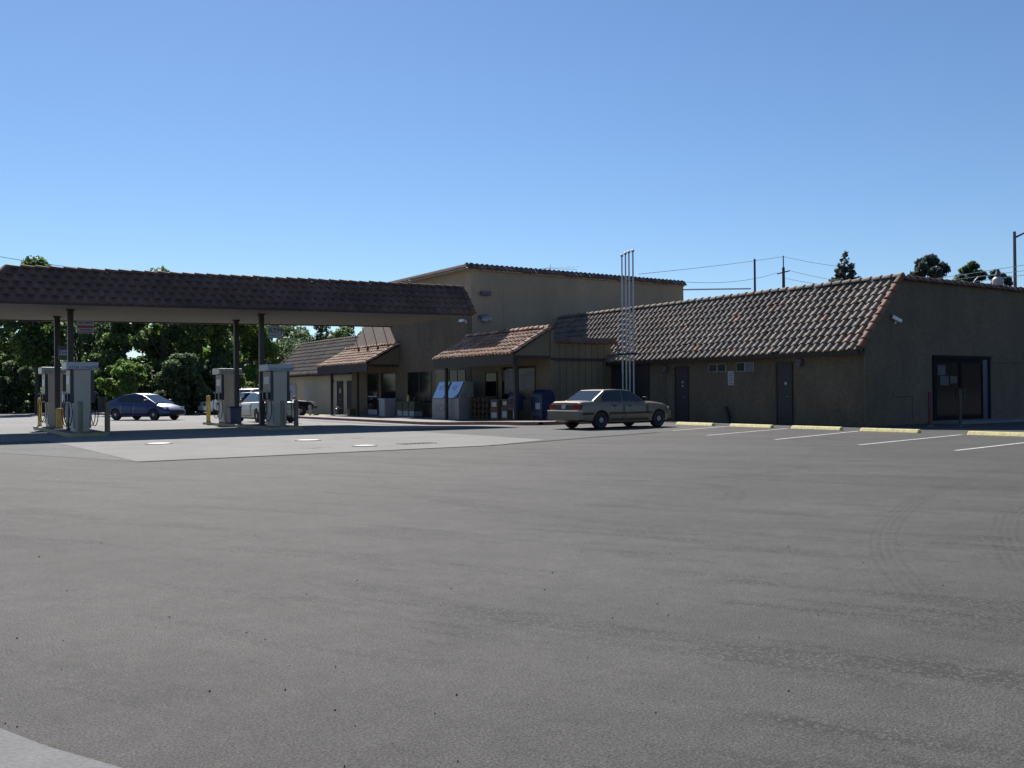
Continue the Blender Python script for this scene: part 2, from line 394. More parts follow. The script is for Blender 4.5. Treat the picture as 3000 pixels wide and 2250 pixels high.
# seam of tar between old and new paving
ms=MB(); sp=[(-15.7,-1.0),(-13.56,-.31),(-11.1,.53),(-8.2,1.4)]
for a,b in zip(sp[:-1],sp[1:]): ms.poly([(a[0],a[1]-.03,.012),(b[0],b[1]-.03,.012),(b[0],b[1]+.03,.012),(a[0],a[1]+.03,.012)])
sp=[(-25.4,5.2),(-23.54,-1.0),(-15.7,-1.0)]
ms.poly([(-23.54,-1.05,.0121),(-15.7,-1.05,.0121),(-15.7,-1.01,.0121),(-23.54,-1.01,.0121)])
tag(ms.build('tar_seam',M['tar']),kind='structure')
# faint tyre marks on the asphalt: thin see-through rubber film
def rubber_film():
    m,nt,b=newmat('rubber_film'); b.inputs['Base Color'].default_value=(.03,.03,.03,1); b.inputs['Roughness'].default_value=.8
    g=N(nt,'ShaderNodeNewGeometry'); n=N(nt,'ShaderNodeTexNoise',Scale=5.,Detail=6.,Roughness=.75); L(nt,g,'Position',n,'Vector'); r=ramp(nt,n,0,[(.38,.0),(.75,.24)])
    L(nt,r,0,b,'Alpha'); return m
M['film']=rubber_film()
mt_=MB()
def arc(cx,cy,r,a0,a1,w=.10,n=40,sq=1.0):
    for o in (-.09,.0,.09):
        for i in range(n):
            t0,t1=R(a0+(a1-a0)*i/n),R(a0+(a1-a0)*(i+1)/n); ri,ro=r+o-w*.28,r+o+w*.28
            mt_.poly([(cx+ri*math.cos(t0),cy+ri*sq*math.sin(t0),.0046),(cx+ro*math.cos(t0),cy+ro*sq*math.sin(t0),.0046),(cx+ro*math.cos(t1),cy+ro*sq*math.sin(t1),.0046),(cx+ri*math.cos(t1),cy+ri*sq*math.sin(t1),.0046)])

def track(pts,w=.17,lines=4):
    P_=[Vector(p) for p in pts]; Q=[]
    for i in range(len(P_)-1):
        a,b=P_[i],P_[i+1]; pa=P_[max(i-1,0)]; pb=P_[min(i+2,len(P_)-1)]
        for k in range(10):
            t=k/10; Q.append(.5*((2*a)+(b-pa)*t+(2*pa-5*a+4*b-pb)*t*t+(3*a-pa-3*b+pb)*t**3))
    for l in range(lines):
        o=(l-(lines-1)/2)*w/lines*1.5
        for a,b in zip(Q[:-1],Q[1:]):
            d=(b-a).normalized(); n_=Vector((-d.y,d.x)); h=w/lines*.35
            mt_.poly([(*(a+n_*(o-h)),.0046),(*(b+n_*(o-h)),.0046),(*(b+n_*(o+h)),.0046),(*(a+n_*(o+h)),.0046)])
track([(-12.5,-11.6),(-16.4,-12.7),(-18.8,-13.74),(-20.2,-14.5),(-21.26,-15.25),(-22.3,-16.2)]); track([(-13.5,-13.4),(-17.3,-14.2),(-19.0,-14.9),(-19.9,-15.4),(-21.0,-16.1)])
arc(-20.6,-9.9,2.4,-60,80,.14); arc(-17,-6,4,180,300,.1); arc(-6.2,-5.6,2.8,95,170,.16); arc(-5.4,-6.2,2.9,95,160,.16); arc(-13,-10,9,150,250,.12)
tag(mt_.build('tyre_marks',M['film']),kind='structure')
# sidewalk in front of the shop, with a worn red kerb
def sidewalk():
    edge=[(-3.4,9.0),(-7.0,9.0),(-7.6,9.6),(-7.6,34.2),(-3.2,34.2)]
    m=MB()
    ys=[9.0,9.6]+[10.5+k*1.5 for k in range(16)]+[34.2]
    for y0,y1 in zip(ys[:-1],ys[1:]):
        x0=-7.0 if y0<9.3 else -7.45
        for xa,xb in ((x0,-5.2),(-5.2,-3.3)):
            m.poly([(xa,y0,gz(xa,y0)+.13),(xb,y0,gz(xb,y0)+.13),(xb,y1,gz(xb,y1)+.13),(xa,y1,gz(xa,y1)+.13)])
    tag(m.build('sidewalk',M['walk']),kind='structure')
    k=MB()
    for (a,b) in [((-3.4,9.0),(-7.0,9.0))]+[((-7.6,y0) if y0>9.3 else (-7.2,y0),(-7.6,y1)) for y0,y1 in zip(ys[:-1],ys[1:])]:
        a=Vector(a);b=Vector(b);d=(b-a).normalized(); w=Vector((d.y,-d.x))*.15
        if d.y<.5: w=Vector((0,.15))
        za,zb=gz(*a),gz(*b)
        k.poly([(*a,za),(*b,zb),(*b,zb+.134),(*a,za+.134)]); k.poly([(*a,za+.134),(*b,zb+.134),(*(b+w),zb+.134),(*(a+w),za+.134)])
    tag(k.build('kerb',M['redkerb']),kind='structure')
sidewalk()
# step in front of the glass door of the right wing
# far bank of dry grass and hills (also what the shop windows look at)
def ridge(name,mt,pts,base,h0,h1,n,seed,depth):
    rr=random.Random(seed); m=MB(); P=[]
    for i in range(n+1):
        f=i/n; k=f*(len(pts)-1); j=min(int(k),len(pts)-2); p=Vector(pts[j]).lerp(Vector(pts[j+1]),k-j); P.append((p,rr.uniform(h0,h1)))
    c=Vector((-10,20)); V=[];W=[];Z=[]
    for p,h in P:
        d=(p-c).normalized(); V.append((p.x,p.y,base)); W.append((*(p+d*depth*.5),base+h*.8)); Z.append((*(p+d*depth),base+h))
    for i in range(n): m.poly([V[i],V[i+1],W[i+1],W[i]]); m.poly([W[i],W[i+1],Z[i+1],Z[i]])
    o=m.build(name,mt,smooth=80); tag(o,kind='structure'); return o
ridge('hills',M['hill'],[(-60,-300),(60,-260),(200,-200),(300,-80)],-2,16,30,40,3,120)
bank=MB()
for i in range(24):
    x0=-15+i*1.2; x1=x0+1.2
    def hh(x): return 1.2+.8*math.sin(x*.9)+.5*math.sin(x*2.3)
    def yy(x): return 78-.45*(x+13)
    bank.poly([(x0,yy(x0),gz(x0,yy(x0))-.1),(x1,yy(x1),gz(x1,yy(x1))-.1),(x1,yy(x1)+4,gz(x1,yy(x1))+hh(x1)),(x0,yy(x0)+4,gz(x0,yy(x0))+hh(x0))])
tag(bank.build('grass_bank',M['drygrass'],smooth=80),kind='structure')
# ------------------------------------------------------------------ the shop building
shop=empty('store_building',(0,0,0),0,'long tan stucco shop with tall flat-topped hall and tiled mansard wings','shop building')
def P(name,mb,mt,parent=None,**k): return mb.build(name,mt,parent or shop,**k)
def xz(pts,y0,y1): return MB().prism([(x,y0,z) for x,z in pts],(0,y1-y0,0))
# right wing
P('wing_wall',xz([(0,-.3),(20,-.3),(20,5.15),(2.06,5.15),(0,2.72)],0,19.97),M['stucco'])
tiled('wing_roof',M['tile'],(-.36,-.12,2.60),(0,1,0),(2.38,0,2.56),20.1,3.49,shop,pitch=.315,course=.385)
P('eave_board',MB().box(-.34,-.30,-.05,20,2.46,2.62),M['dark_wood']); P('eave_soffit',MB().box(-.30,-.003,-.05,13.3,2.50,2.54),M['dark_wood'])
caprow('ridge_tiles',M['tile'],(2.02,-.12,5.17),(2.02,20,5.17),shop,r=.13,tl=.42)
nrm=(-2.56,0,2.38)
caprow('rake_tiles',M['tile_rake'],(-.36,-.10,2.64),(2.02,-.10,5.19),shop,r=.13,tl=.385,upv=nrm)
P('rake_board',MB().prism([(-.34,-.06,2.44),(-.34,-.06,2.60),(2.0,-.06,5.13),(2.12,-.06,5.08)],(0,.057,0)),M['dark_wood'])
caprow('coping_tiles',M['tile_dark'],(2.1,-.03,5.10),(20,-.03,5.10),shop,r=.155,tl=.40)
# tall hall
P('hall_wall',MB().box(-1.545,11.1,20.,34.6,-.4,7.52),M['stucco_tall']); P('front_shade_skin',MB().prism([(-3.46,20.01,-.4),(-3.46,34.6,-.4),(-3.46,34.6,3.92),(-3.46,28.15,3.92),(-3.46,29.6,5.6),(-3.46,20.01,5.6)],(.03,0,0)),M['stucco']); P('hall_wall',MB().prism([(-3.427,20,-.4),(-3.427,34.59,-.4),(-3.427,34.59,3.91),(-3.427,28.15,3.91),(-3.427,29.6,5.598),(-3.427,20,5.598)],(1.87,0,0)),M['stucco_tall']); P('hall_wall',MB().prism([(-3.456,20,5.602),(-3.456,29.6,5.602),(-3.456,31.2,7.50),(-3.456,20,7.50)],(1.90,0,0)),M['stucco_tall'])  # thin lower front skin: canopy and porch shade put into a darker stucco
P('shingle_front',MB().prism([(-3.46,28.1,3.925),(-3.46,34.6,3.925),(-1.60,34.6,7.45),(-1.60,31.0,7.45)],(.05,0,-.02)),M['shingle'])
tiled('hall_coping',M['tile_dark'],(-3.75,19.90,7.46),(1,0,0),(0,.16,.24),15.0,.30,shop,pitch=.30,course=.30,amp=.05)
tiled('hall_coping',M['tile_dark'],(-3.75,19.85,7.46),(0,1,0),(.26,0,.24),11.3,.36,shop,pitch=.30,course=.36,amp=.05)
each(MB().box(-3.86,-3.463,19.9,31.1,7.40,7.46).box(-3.46,11.12,19.90,19.997,7.38,7.47),'coping_board',M['stucco_tall'],shop)
# left wing
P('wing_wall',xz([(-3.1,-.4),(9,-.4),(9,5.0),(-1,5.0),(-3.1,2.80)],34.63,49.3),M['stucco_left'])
tiled('wing_roof',M['tile'],(-3.62,34.62,2.62),(0,1,0),(2.62,0,2.52),14.85,3.63,shop,pitch=.315,course=.39)
caprow('ridge_tiles',M['tile'],(-1,34.6,5.12),(-1,49.4,5.12),shop,r=.13)
caprow('rake_tiles',M['tile'],(-3.62,49.42,2.66),(-1,49.42,5.16),shop,r=.13,upv=(-2.5,0,2.6))
P('eave_board',MB().box(-3.6,-3.55,34.63,49.4,2.48,2.64),M['dark_wood']); P('eave_soffit',MB().box(-3.55,-3.103,34.63,49.4,2.52,2.56),M['dark_wood'])
# near porch with its store room
def porch(y0,y1,posts,ze):
    b=xz([(-5.34,ze-.06),(-3.463,3.97),(-3.463,ze-.10),(-5.34,ze-.10)],y0+.06,y1-.06).build('porch_gable',M['siding'],shop)
    tiled('porch_roof',M['tile_red'],(-5.42,y0,ze-.02),(0,1,0),(1.96,0,4.06-ze),y1-y0,math.hypot(1.96,4.06-ze),shop,pitch=.30,course=.39)
    caprow('rake_tiles',M['tile_red'],(-5.42,y0-.02,ze+.03),(-3.46,y0-.02,4.08),shop,r=.11,upv=(-1.1,0,2))
    caprow('ridge_tiles',M['tile_red'],(-3.5,y0,4.07),(-3.5,y1,4.07),shop,r=.13)
    P('fascia',MB().box(-5.44,-5.345,y0+.03,y1-.03,ze-.50,ze-.05),M['dark_wood'])
    each(MB().box(-5.34,-3.47,y0+.02,y0+.10,ze-.22,ze-.104).box(-5.34,-3.47,y1-.10,y1-.02,ze-.22,ze-.104),'beam',M['dark_wood'],shop)
    for y in posts:
        m=MB().box(-5.24,-5.10,y-.07,y+.07,gz(-5.2,y)+.12,ze-.104); m.build('post',M['dark_wood'],shop,bevel=.01)
porch(13.3,20.4,(13.55,19.55),2.95)
porch(28.0,35.4,(29.9,33.7),3.0)
P('store_room_wall',MB().box(-3.455,-.003,13.36,19.98,-.35,3.50),M['siding'])
gr=MB()
for i in range(9): gr.box(-3.30+i*.36,-3.285+i*.36,13.353,13.362,-.2,3.45)
each(gr,'wall_batten',M['dark_wood'],shop)
P('corner_trim',MB().box(-3.46,-3.28,13.30,13.365,-.3,3.98),M['siding'])
P('beam',MB().box(-3.45,-.35,13.27,13.35,2.66,2.76),M['dark_wood'])
tiled('room_coping',M['tile_dark'],(-3.25,13.24,3.44),(1,0,0),(0,.12,.22),3.55,.26,shop,pitch=.30,course=.26,amp=.04)
each(MB().tube([(-.42,13.28,-.1),(-.42,13.28,2.7)],.045).tube([(-.06,.0-.05,-.0),(-.06,-.05,2.5)],.05),'downspout',M['stucco'],shop)
P('conduit',MB().tube([(-.03,9.75,-.1),(-.03,9.75,2.5)],.022),M['steel_dark'])
P('wall_conduit',MB().tube([(1.60,-.02,1.16),(1.60,-.02,1.02),(2.73,-.02,1.02),(2.73,-.02,.06)],.022,6),M['siding'])
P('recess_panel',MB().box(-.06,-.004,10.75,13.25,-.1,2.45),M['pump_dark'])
# doors and windows --------------------------------------------------
def door_x(x,y0,y1,z0,z1,mt=None,sign=None,handle='hi'):
    d=P('door',MB().box(x-.035,x-.004,y0+.06,y1-.06,z0,z1-.06),mt or M['door_brown'])
    MB().box(x-.06,x-.003,y0,y0+.06,z0,z1).box(x-.06,x-.003,y1-.06,y1,z0,z1).box(x-.06,x-.003,y0+.06,y1-.06,z1-.06,z1).build('door_frame',M['dark_wood'],d)
    hy=y0+.16 if handle=='hi' else y1-.16
    MB().tube([(x-.035,hy,z0+1.0),(x-.085,hy,z0+1.0),(x-.085,hy+(.1 if handle=='hi' else -.1),z0+1.0)],.012).build('handle',M['galv'],d)
    return d
[setattr(q,'name',q.name) for q in ()]
d=door_x(0,8.36,9.16,.0,2.28); 
m=MB(); m.lathe([(.0001,-.002),(.05,-.002),(.05,.004),(.0001,.004)],(-.041,8.68,1.62),'x',14); m.build('door_sign',M['offwhite'],d); m=MB(); m.lathe([(.0001,-.002),(.045,-.002),(.045,.004),(.0001,.004)],(-.041,8.68,1.46),'x',14); m.build('door_sign',M['offwhite'],d)
d=door_x(0,3.02,3.78,.02,2.29); MB().prism([(-.039,3.32,1.42),(-.039,3.39,1.50),(-.039,3.32,1.58),(-.039,3.25,1.50)],(-.004,0,0)).build('door_sign',M['offwhite'],d)
def window_x(x,y0,y1,z0,z1,fm,split=True,gm=None):
    w=P('window',MB().box(x-.012,x-.004,y0,y1,z0,z1),gm or M['glass'])
    f=MB(); e=.018
    f.box(x-.035,x-.003,y0-e,y1+e,z1,z1+e).box(x-.035,x-.003,y0-e,y1+e,z0-e,z0).box(x-.035,x-.003,y0-e,y0,z0,z1).box(x-.035,x-.003,y1,y1+e,z0,z1)
    if split: f.box(x-.03,x-.013,(y0+y1)/2-.018,(y0+y1)/2+.018,z0,z1)
    f.build('frame',fm,w); return w
window_x(0,6.30,7.18,2.02,2.31,M['offwhite'],gm=M['pane']); w=window_x(0,4.87,5.72,2.01,2.32,M['offwhite'],gm=M['pane'])
MB().box(-.0125,-.0121,4.89,5.27,2.02,2.31).build('blind',M['frostdark'],w)
# hall front: glazed door and shop windows
d=door_x(-3.46,30.75,32.2,.0,2.48,M['glass'],handle='hi')
each(MB().box(-3.51,-3.498,30.85,32.1,1.05,1.12).box(-3.51,-3.498,30.85,32.1,.0,.30),'rail',M['galv'],d)
window_x(-3.46,28.4,30.3,.85,2.42,M['steel_dark'],split=False)
P('window_panel',MB().box(-3.475,-3.463,28.4,30.3,-.05,.80),M['steel_dark'])
window_x(-3.46,24.2,26.9,.75,2.42,M['steel_dark']); window_x(-3.46,22.75,23.75,.75,2.42,M['galv'],split=False)
window_x(-3.46,20.6,22.2,.75,2.42,M['dark_wood'],split=True)
window_x(-3.46,14.5,17.2,.95,2.42,M['dark_wood'])
d=door_x(-3.46,17.6,18.7,-.02,2.25,M['glass'])
# posters on the porch window
for (y0,y1,z0,z1) in ((14.6,15.2,1.5,2.2),(15.3,15.75,1.35,2.1),(16.0,16.45,1.25,2.25),(16.6,17.0,1.2,2.3)):
    P('poster',MB().box(-3.478,-3.474,y0,y1,z0,z1),M['frostdark'])
# left wing front
w=window_x(-3.1,45.3,47.3,.9,2.0,M['dark_wood'],split=False,gm=M['frost'])
d=door_x(-3.1,36.75,37.7,-.1,2.1); m=MB(); m.lathe([(.0001,-.003),(.17,-.003),(.17,.004),(.0001,.004)],(-3.142,37.2,1.45),'x',18); m.build('door_sign',M['offwhite'],d)
door_x(-3.1,35.2,36.05,-.1,2.1)
P('wall_lamp',MB().box(-3.24,-3.104,38.3,38.5,2.0,2.2),M['steel_dark'],bevel=.02)
for y,z in ((2.64,2.24),(9.66,2.20)):
    P('wall_lamp',MB().box(-.16,-.004,y-.12,y+.12,z-.12,z+.12).box(-.20,-.16,y-.09,y+.09,z-.14,z+.02),M['steel_dark'],bevel=.015)
# storefront door in the end wall
fr=MB(); y=-.003
fr.box(3.95,7.78,-.07,y,2.36,2.48).box(3.95,4.07,-.06,y,0,2.36).box(7.62,7.74,-.06,y,0,2.36)
P('entrance_frame',fr,M['frame_dark'])
for xa,xb in ((4.10,5.70),(5.72,7.22)):
    dd=P('glass_door',MB().box(xa+.06,xb-.06,-.02,-.012,.14,2.2),M['glass'])
    MB().box(xa,xa+.06,-.045,-.004,.02,2.28).box(xb-.06,xb,-.045,-.004,.02,2.28).box(xa+.06,xb-.06,-.045,-.004,2.2,2.28).box(xa+.06,xb-.06,-.045,-.004,.02,.14).build('frame',M['frame_dark'],dd)
    hx=xb-.16 if xa<5 else xa+.16
    MB().tube([(hx,-.045,.9),(hx,-.10,.9),(hx,-.10,1.25),(hx,-.045,1.25)],.014).build('handle',M['steel_dark'],dd)
P('transom',MB().box(4.10,7.22,-.03,-.004,2.285,2.355),M['frame_dark'])
P('side_panel',MB().box(7.25,7.60,-.03,-.004,.02,2.35),M['navy'])
for (xa,xb,za,zb) in ((4.25,4.75,1.75,2.12),(4.40,4.95,1.38,1.72),(5.05,5.50,1.45,1.72)):
    P('poster',MB().box(xa,xb,-.026,-.022,za,zb),M['door_poster'])
P('belt_trim',MB().box(7.8,20,-.03,-.003,2.26,2.36),M['stucco'])
P('door_slab',MB().box(3.6,20.,-1.3,-.003,-.1,.09),M['walk'])
# stay rods from the far porch to the hall
for y in (28.2,29.6,31.0,32.3):
    P('stay_rod',MB().tube([(-4.0,y,3.86),(-3.5,y+2.6,6.6)],.022,6).box(-4.06,-3.96,y-.06,y+.06,3.80,4.02),M['dark_wood'])
# roof antenna
an=empty('roof_antenna',(5.1,25,7.6),0,'thin television antenna standing on the tall hall roof','antenna')
MB().tube([(0,0,-.3),(0,0,1.25)],.018,6).build('mast',M['galv'],an)
MB().tube([(-.6,0,1.0),(2.0,0,1.1)],.012,6).build('boom',M['galv'],an)
ae=MB()
for i in range(7):
    x=-.5+i*.4; ae.tube([(x,-.55+.03*i,1.0+.04*i/1.),(x,.55-.03*i,1.0+.04*i)],.007,5)
ae.build('dipoles',M['galv'],an)
# ------------------------------------------------------------------ fuel canopy
KC=.017
def cz(x,z): return z+KC*(x+16.35)
can=empty('fuel_canopy',(0,0,0),0,'wide flat fuel canopy with dark barrel-tile skirt on four brown columns','canopy')
X0,X1,Y0,Y1=-25.2,-7.85,12.6,20.0; ZB=4.30
def shear(pts): return [(x,y,cz(x,z)) for x,y,z in pts]
m=MB(); m.v=[];
prof=[(Y0+.10,ZB+.02),(Y1-.10,ZB+.02),(Y1-.85,ZB+1.14),(Y0+.85,ZB+1.14)]
a=[(X0+.12,y,cz(X0,z)) if i<2 else (X0+.82,y,cz(X0,z)) for i,(y,z) in enumerate(prof)]; b=[(X1-.03,y,cz(X1,z)) for y,z in prof]
m.poly(a[::-1]); m.poly(b)
for i in range(4): j=(i+1)%4; m.poly([a[i],a[j],b[j],b[i]])
m.build('roof_deck',M['siding'],can)
MB().prism([(X0+.16,Y0+.14,cz(X0,ZB-.02)),(X1-.02,Y0+.14,cz(X1,ZB-.02)),(X1-.02,Y1-.14,cz(X1,ZB-.02)),(X0+.16,Y1-.14,cz(X0,ZB-.02))],(0,0,.036)).build('soffit',M['soffit'],can)
for (ya,yb) in ((Y0-.02,Y0+.10),(Y1-.10,Y1+.02)):
    MB().prism([(X0,ya,cz(X0,ZB-.06)),(X1,ya,cz(X1,ZB-.06)),(X1,yb,cz(X1,ZB-.06)),(X0,yb,cz(X0,ZB-.06))],(0,0,.10)).build('fascia',M['dark_wood'],can)
MB().box(X0-.02,X0+.10,Y0+.1,Y1-.1,cz(X0,ZB-.06),cz(X0,ZB+.04)).build('fascia',M['dark_wood'],can)
sl=math.hypot(.85,1.13)
hip=lambda v:(.76*v/sl,X1-X0)
tiled('tile_skirt',M['tile_dark'],(X0,Y0,cz(X0,ZB)),(1,0,KC),(0,.85,1.13),X1-X0,sl,can,pitch=.34,course=.285,off=hip,amp=.048,step=.03,low=1.,jit=.25)
tiled('tile_skirt',M['tile_dark'],(X0,Y1,cz(X0,ZB)),(1,0,KC),(0,-.85,1.13),X1-X0,sl,can,pitch=.34,course=.285,off=hip,amp=.048,step=.03,low=1.,jit=.25)
hl=lambda v:(.85*v/sl,Y1-Y0-.85*v/sl)
tiled('tile_skirt',M['tile_dark'],(X0,Y0,cz(X0,ZB)),(0,1,0),(.76,0,1.13),Y1-Y0,math.hypot(.76,1.13),can,pitch=.38,course=.40,off=hl,amp=.06)
caprow('ridge_tiles',M['tile_dark'],(X0+.76,Y0+.86,cz(X0,ZB+1.14)),(X1,Y0+.86,cz(X1,ZB+1.14)),can,r=.10,tl=.42)
caprow('ridge_tiles',M['tile_dark'],(X0+.76,Y1-.86,cz(X0,ZB+1.14)),(X1,Y1-.86,cz(X1,ZB+1.14)),can,r=.13,tl=.42)
caprow('hip_tiles',M['tile_dark'],(X0,Y0,cz(X0,ZB+.06)),(X0+.76,Y0+.86,cz(X0,ZB+1.15)),can,r=.13,tl=.40)
caprow('hip_tiles',M['tile_dark'],(X1-.02,Y0-.02,cz(X1,ZB+.02)),(X1-.02,Y0+.86,cz(X1,ZB+1.15)),can,r=.13,tl=.40,upv=(0,-1,.6))
for s in (-22.45,-15.9):
    for t in (14.7,17.8):
        c=MB().box(s-.09,s+.09,t-.09,t+.09,.0,cz(s,ZB-.022)).build('column',M['column'],can,bevel=.012)
        each(MB().box(s-.16,s+.16,t-.16,t+.16,.12,.15).box(s-.12,s+.12,t-.12,t+.12,cz(s,ZB-.08),cz(s,ZB-.024)),'plate',M['column'],c)
# hanging signs on the columns
def board(name,x0,x1,y,z0,z1,mt,label,cat='sign'):
    e=empty(name,((x0+x1)/2,y,z0),0,label,cat); MB().box(-(x1-x0)/2,(x1-x0)/2,-.02,.02,0,z1-z0).build('panel',mt,e); return e
sg=board('price_board',-22.27,-21.74,14.56,3.38,3.83,M['offwhite'],'white board with red bands hanging under the fuel canopy beside the left pump column')
for z0,z1 in ((.17,.26),(.015,.05)): MB().box(-.25,.25,-.024,-.021,z0,z1).build('band',M['red'],sg)
mm=MB()
for (xa,xb,za) in ((-.20,-.08,.33),(-.02,.20,.33),(-.18,.20,.08)):
    k=xa
    while k<xb: mm.box(k,k+.018,-.024,-.021,za,za+.055); k+=.03
mm.build('lettering',M['black_letter'],sg)
sd=board('fuel_sign',-22.62,-22.22,16.2,2.52,3.03,M['steel_dark'],'small dark grade sign with pale panel between the two left canopy columns')
MB().box(-.17,.19,-.024,-.021,.17,.35).build('face',M['frost'],sd)
text('Diesel',.13,M['black_letter'],'lettering',sd,frameM((.01,-.026,.26),(1,0,0),(0,0,1)),.002)
sa=board('cash_sign',-15.70,-15.14,14.56,3.38,3.84,M['offwhite'],'pale square sign with big dark letters hanging beside the right pump columns')
text('ATM',.27,M['black_letter'],'lettering',sa,frameM((0,-.023,.27),(1,0,0),(0,0,1)),.002)
MB().box(-.22,.0,-.024,-.021,.09,.105).build('band',M['black_letter'],sa)
each(MB().tube([(-.23,0,.45),(-.23,0,.66)],.010,6).tube([(.23,0,.45),(.23,0,.66)],.010,6),'hanger',M['steel_dark'],sa)
# ------------------------------------------------------------------ islands, pumps, bollards
def island(x0,x1,y0,y1,label):
    r=.25; pts=[]
    for cx,cy,a0 in ((x1-r,y0+r,-90),(x1-r,y1-r,0),(x0+r,y1-r,90),(x0+r,y0+r,180)):
        for k in range(5): th=R(a0+22.5*k); pts.append((cx+r*math.cos(th),cy+r*math.sin(th)))
    e=empty('pump_island',((x0+x1)/2,(y0+y1)/2,0),0,label,'pump island','concrete islands under the fuel canopy'); ox,oy=(x0+x1)/2,(y0+y1)/2
    MB().prism([(x-ox,y-oy,-.15) for x,y in pts],(0,0,.265)).build('kerb_edge',M['yellow_kerb'],e,bevel=.015)
    q=[((x-ox)*.86,(y-oy)*.985,.118) for x,y in pts]; MB().poly(q).build('top_slab',M['concrete'],e)
    return e
island(-22.95,-21.75,11.5,20.7,'long yellow-edged concrete island below the left pair of fuel pumps')
island(-16.5,-15.2,12.0,20.8,'long yellow-edged concrete island below the right pair of fuel pumps')
def make_pump(loc,label):
    e=empty('fuel_pump',loc,0,label,'fuel pump','fuel pumps on the islands')
    # cabinet: end panels slope in slightly towards the foot
    m=MB(); m.prism([(-.27,-.46,0),(.25,-.46,0),(.29,-.46,1.0),(.30,-.46,2.12),(-.30,-.46,2.12),(-.29,-.46,1.0)],(0,.92,0)); m.build('cabinet',M['pump_grey'],e,bevel=.02)
    MB().box(-.56,.56,-.52,.52,2.12,2.37).build('header',M['pump_head'],e,bevel=.02)
    text('ATTN  CONSUMERS',.125,M['blue_letter'],'lettering',e,frameM((.10,-.524,2.185),(1,0,0),(0,0,1)),.002)
    for sx in (-1,1):
        MB().box(sx*.36-.06,sx*.36+.06,-.44,.42,.98,2.10).build('display_panel',M['pump_dark'],e,bevel=.008)
        MB().box(sx*.422-.004,sx*.422+.004,-.30,.30,1.62,1.90).build('screen',M['frost'],e)
        MB().box(sx*.30-.012,sx*.30+.012,-.40,.40,.12,.92).build('lower_door',M['offwhite'],e)
        for yy in (-.28,.28):
            h=MB().box(sx*.44-.05,sx*.44+.05,yy-.06,yy+.06,1.02,1.30).build('nozzle_boot',M['black'],e,bevel=.01)
            MB().tube([(sx*.46,yy,1.08),(sx*.49,yy,1.28),(sx*.53,yy,1.36),(sx*.58,yy,1.28)],.02,6).build('nozzle',M['galv'],h)
            pts=[]
            for k in range(19):
                u=k/18
                a=R(115+u*305); pts.append((sx*(.46+.13*math.cos(a)),yy-.05+.1*u,.66+.47*math.sin(a)))
            MB().tube(pts,.017,6).build('hose',M['rubber'],e,smooth=60)
    return e
p0=make_pump((-22.42,12.95,.118),'tall grey fuel pump at the front end of the left island')
p0.scale=(.84,.95,.935)
clone(p0,(-22.42,18.9,.118),None,'tall grey fuel pump at the back end of the left island')
clone(p0,(-15.87,13.2,.118),None,'tall grey fuel pump at the front end of the right island')
clone(p0,(-15.95,18.9,.118),None,'tall grey fuel pump at the back end of the right island')
def make_bollard(loc,h,r,mt,label,grp=None,name='bollard'):
    e=empty(name,loc,0,label,'bollard',grp)
    MB().lathe([(r,0),(r,h-.03),(r*.8,h-.005),(.001,h)],seg=14).build('post',mt,e,smooth=40)
    MB().lathe([(r*1.35,-.05),(r*1.35,.015),(r,.03)],seg=14).build('collar',M['concrete'],e)
    return e
G='yellow posts guarding the fuel pumps'
make_bollard((-22.6,11.75,.115),.98,.075,M['olive'],'olive bollard right in front of the left front pump',G)
make_bollard((-21.62,12.9,.0),1.05,.085,M['olive'],'olive bollard standing to the right of the left front pump',G)
make_bollard((-22.50,16.9,.115),.72,.125,M['ochre'],'short thick ochre post between the two left-hand pumps',G)
make_bollard((-22.75,20.2,.115),1.1,.07,M['yellow'],'slim yellow bollard behind the left back pump',G)
make_bollard((-16.32,20.35,.115),1.12,.085,M['yellow'],'sunlit yellow bollard at the back end of the right island',G)
make_bollard((-15.98,12.25,.115),.92,.08,M['olive'],'olive bollard right in front of the right front pump',G)
make_bollard((-15.05,13.4,.0),1.05,.085,M['brownpost'],'brown bollard standing to the right of the right front pump',G)
make_bollard((1.39,-1.5,0),1.15,.07,M['redpost'],'dark red bollard in front of the end wall, left of the glass door',None)
make_bollard((2.31,-2.0,0),1.25,.05,M['column'],'dark bollard in front of the glass door in the end wall',None)
# paper-towel dispenser on a post, waste bin
td=empty('towel_dispenser',(-22.40,15.9,.118),0,'white paper towel box on a thin post between the left pumps','dispenser')
MB().tube([(0,0,0),(0,0,.95)],.025,8).build('post',M['offwhite'],td); MB().box(-.14,.14,-.10,.10,.92,1.30).build('box',M['white'],td,bevel=.03)
MB().tube([(.1,.0,.2),(.1,.0,.85)],.035,8).build('bottle',M['white'],td)
tb=empty('waste_bin',(-16.12,17.4,.118),0,'dark square waste bin beside the right canopy column','bin')
MB().prism([(-.21,-.24,0),(.21,-.24,0),(.235,-.24,.62),(-.235,-.24,.62)],(0,.48,0)).build('body',M['binblue'],tb,bevel=.03)
MB().box(-.25,.25,-.26,.26,.62,.68).build('lid',M['black'],tb,bevel=.03)
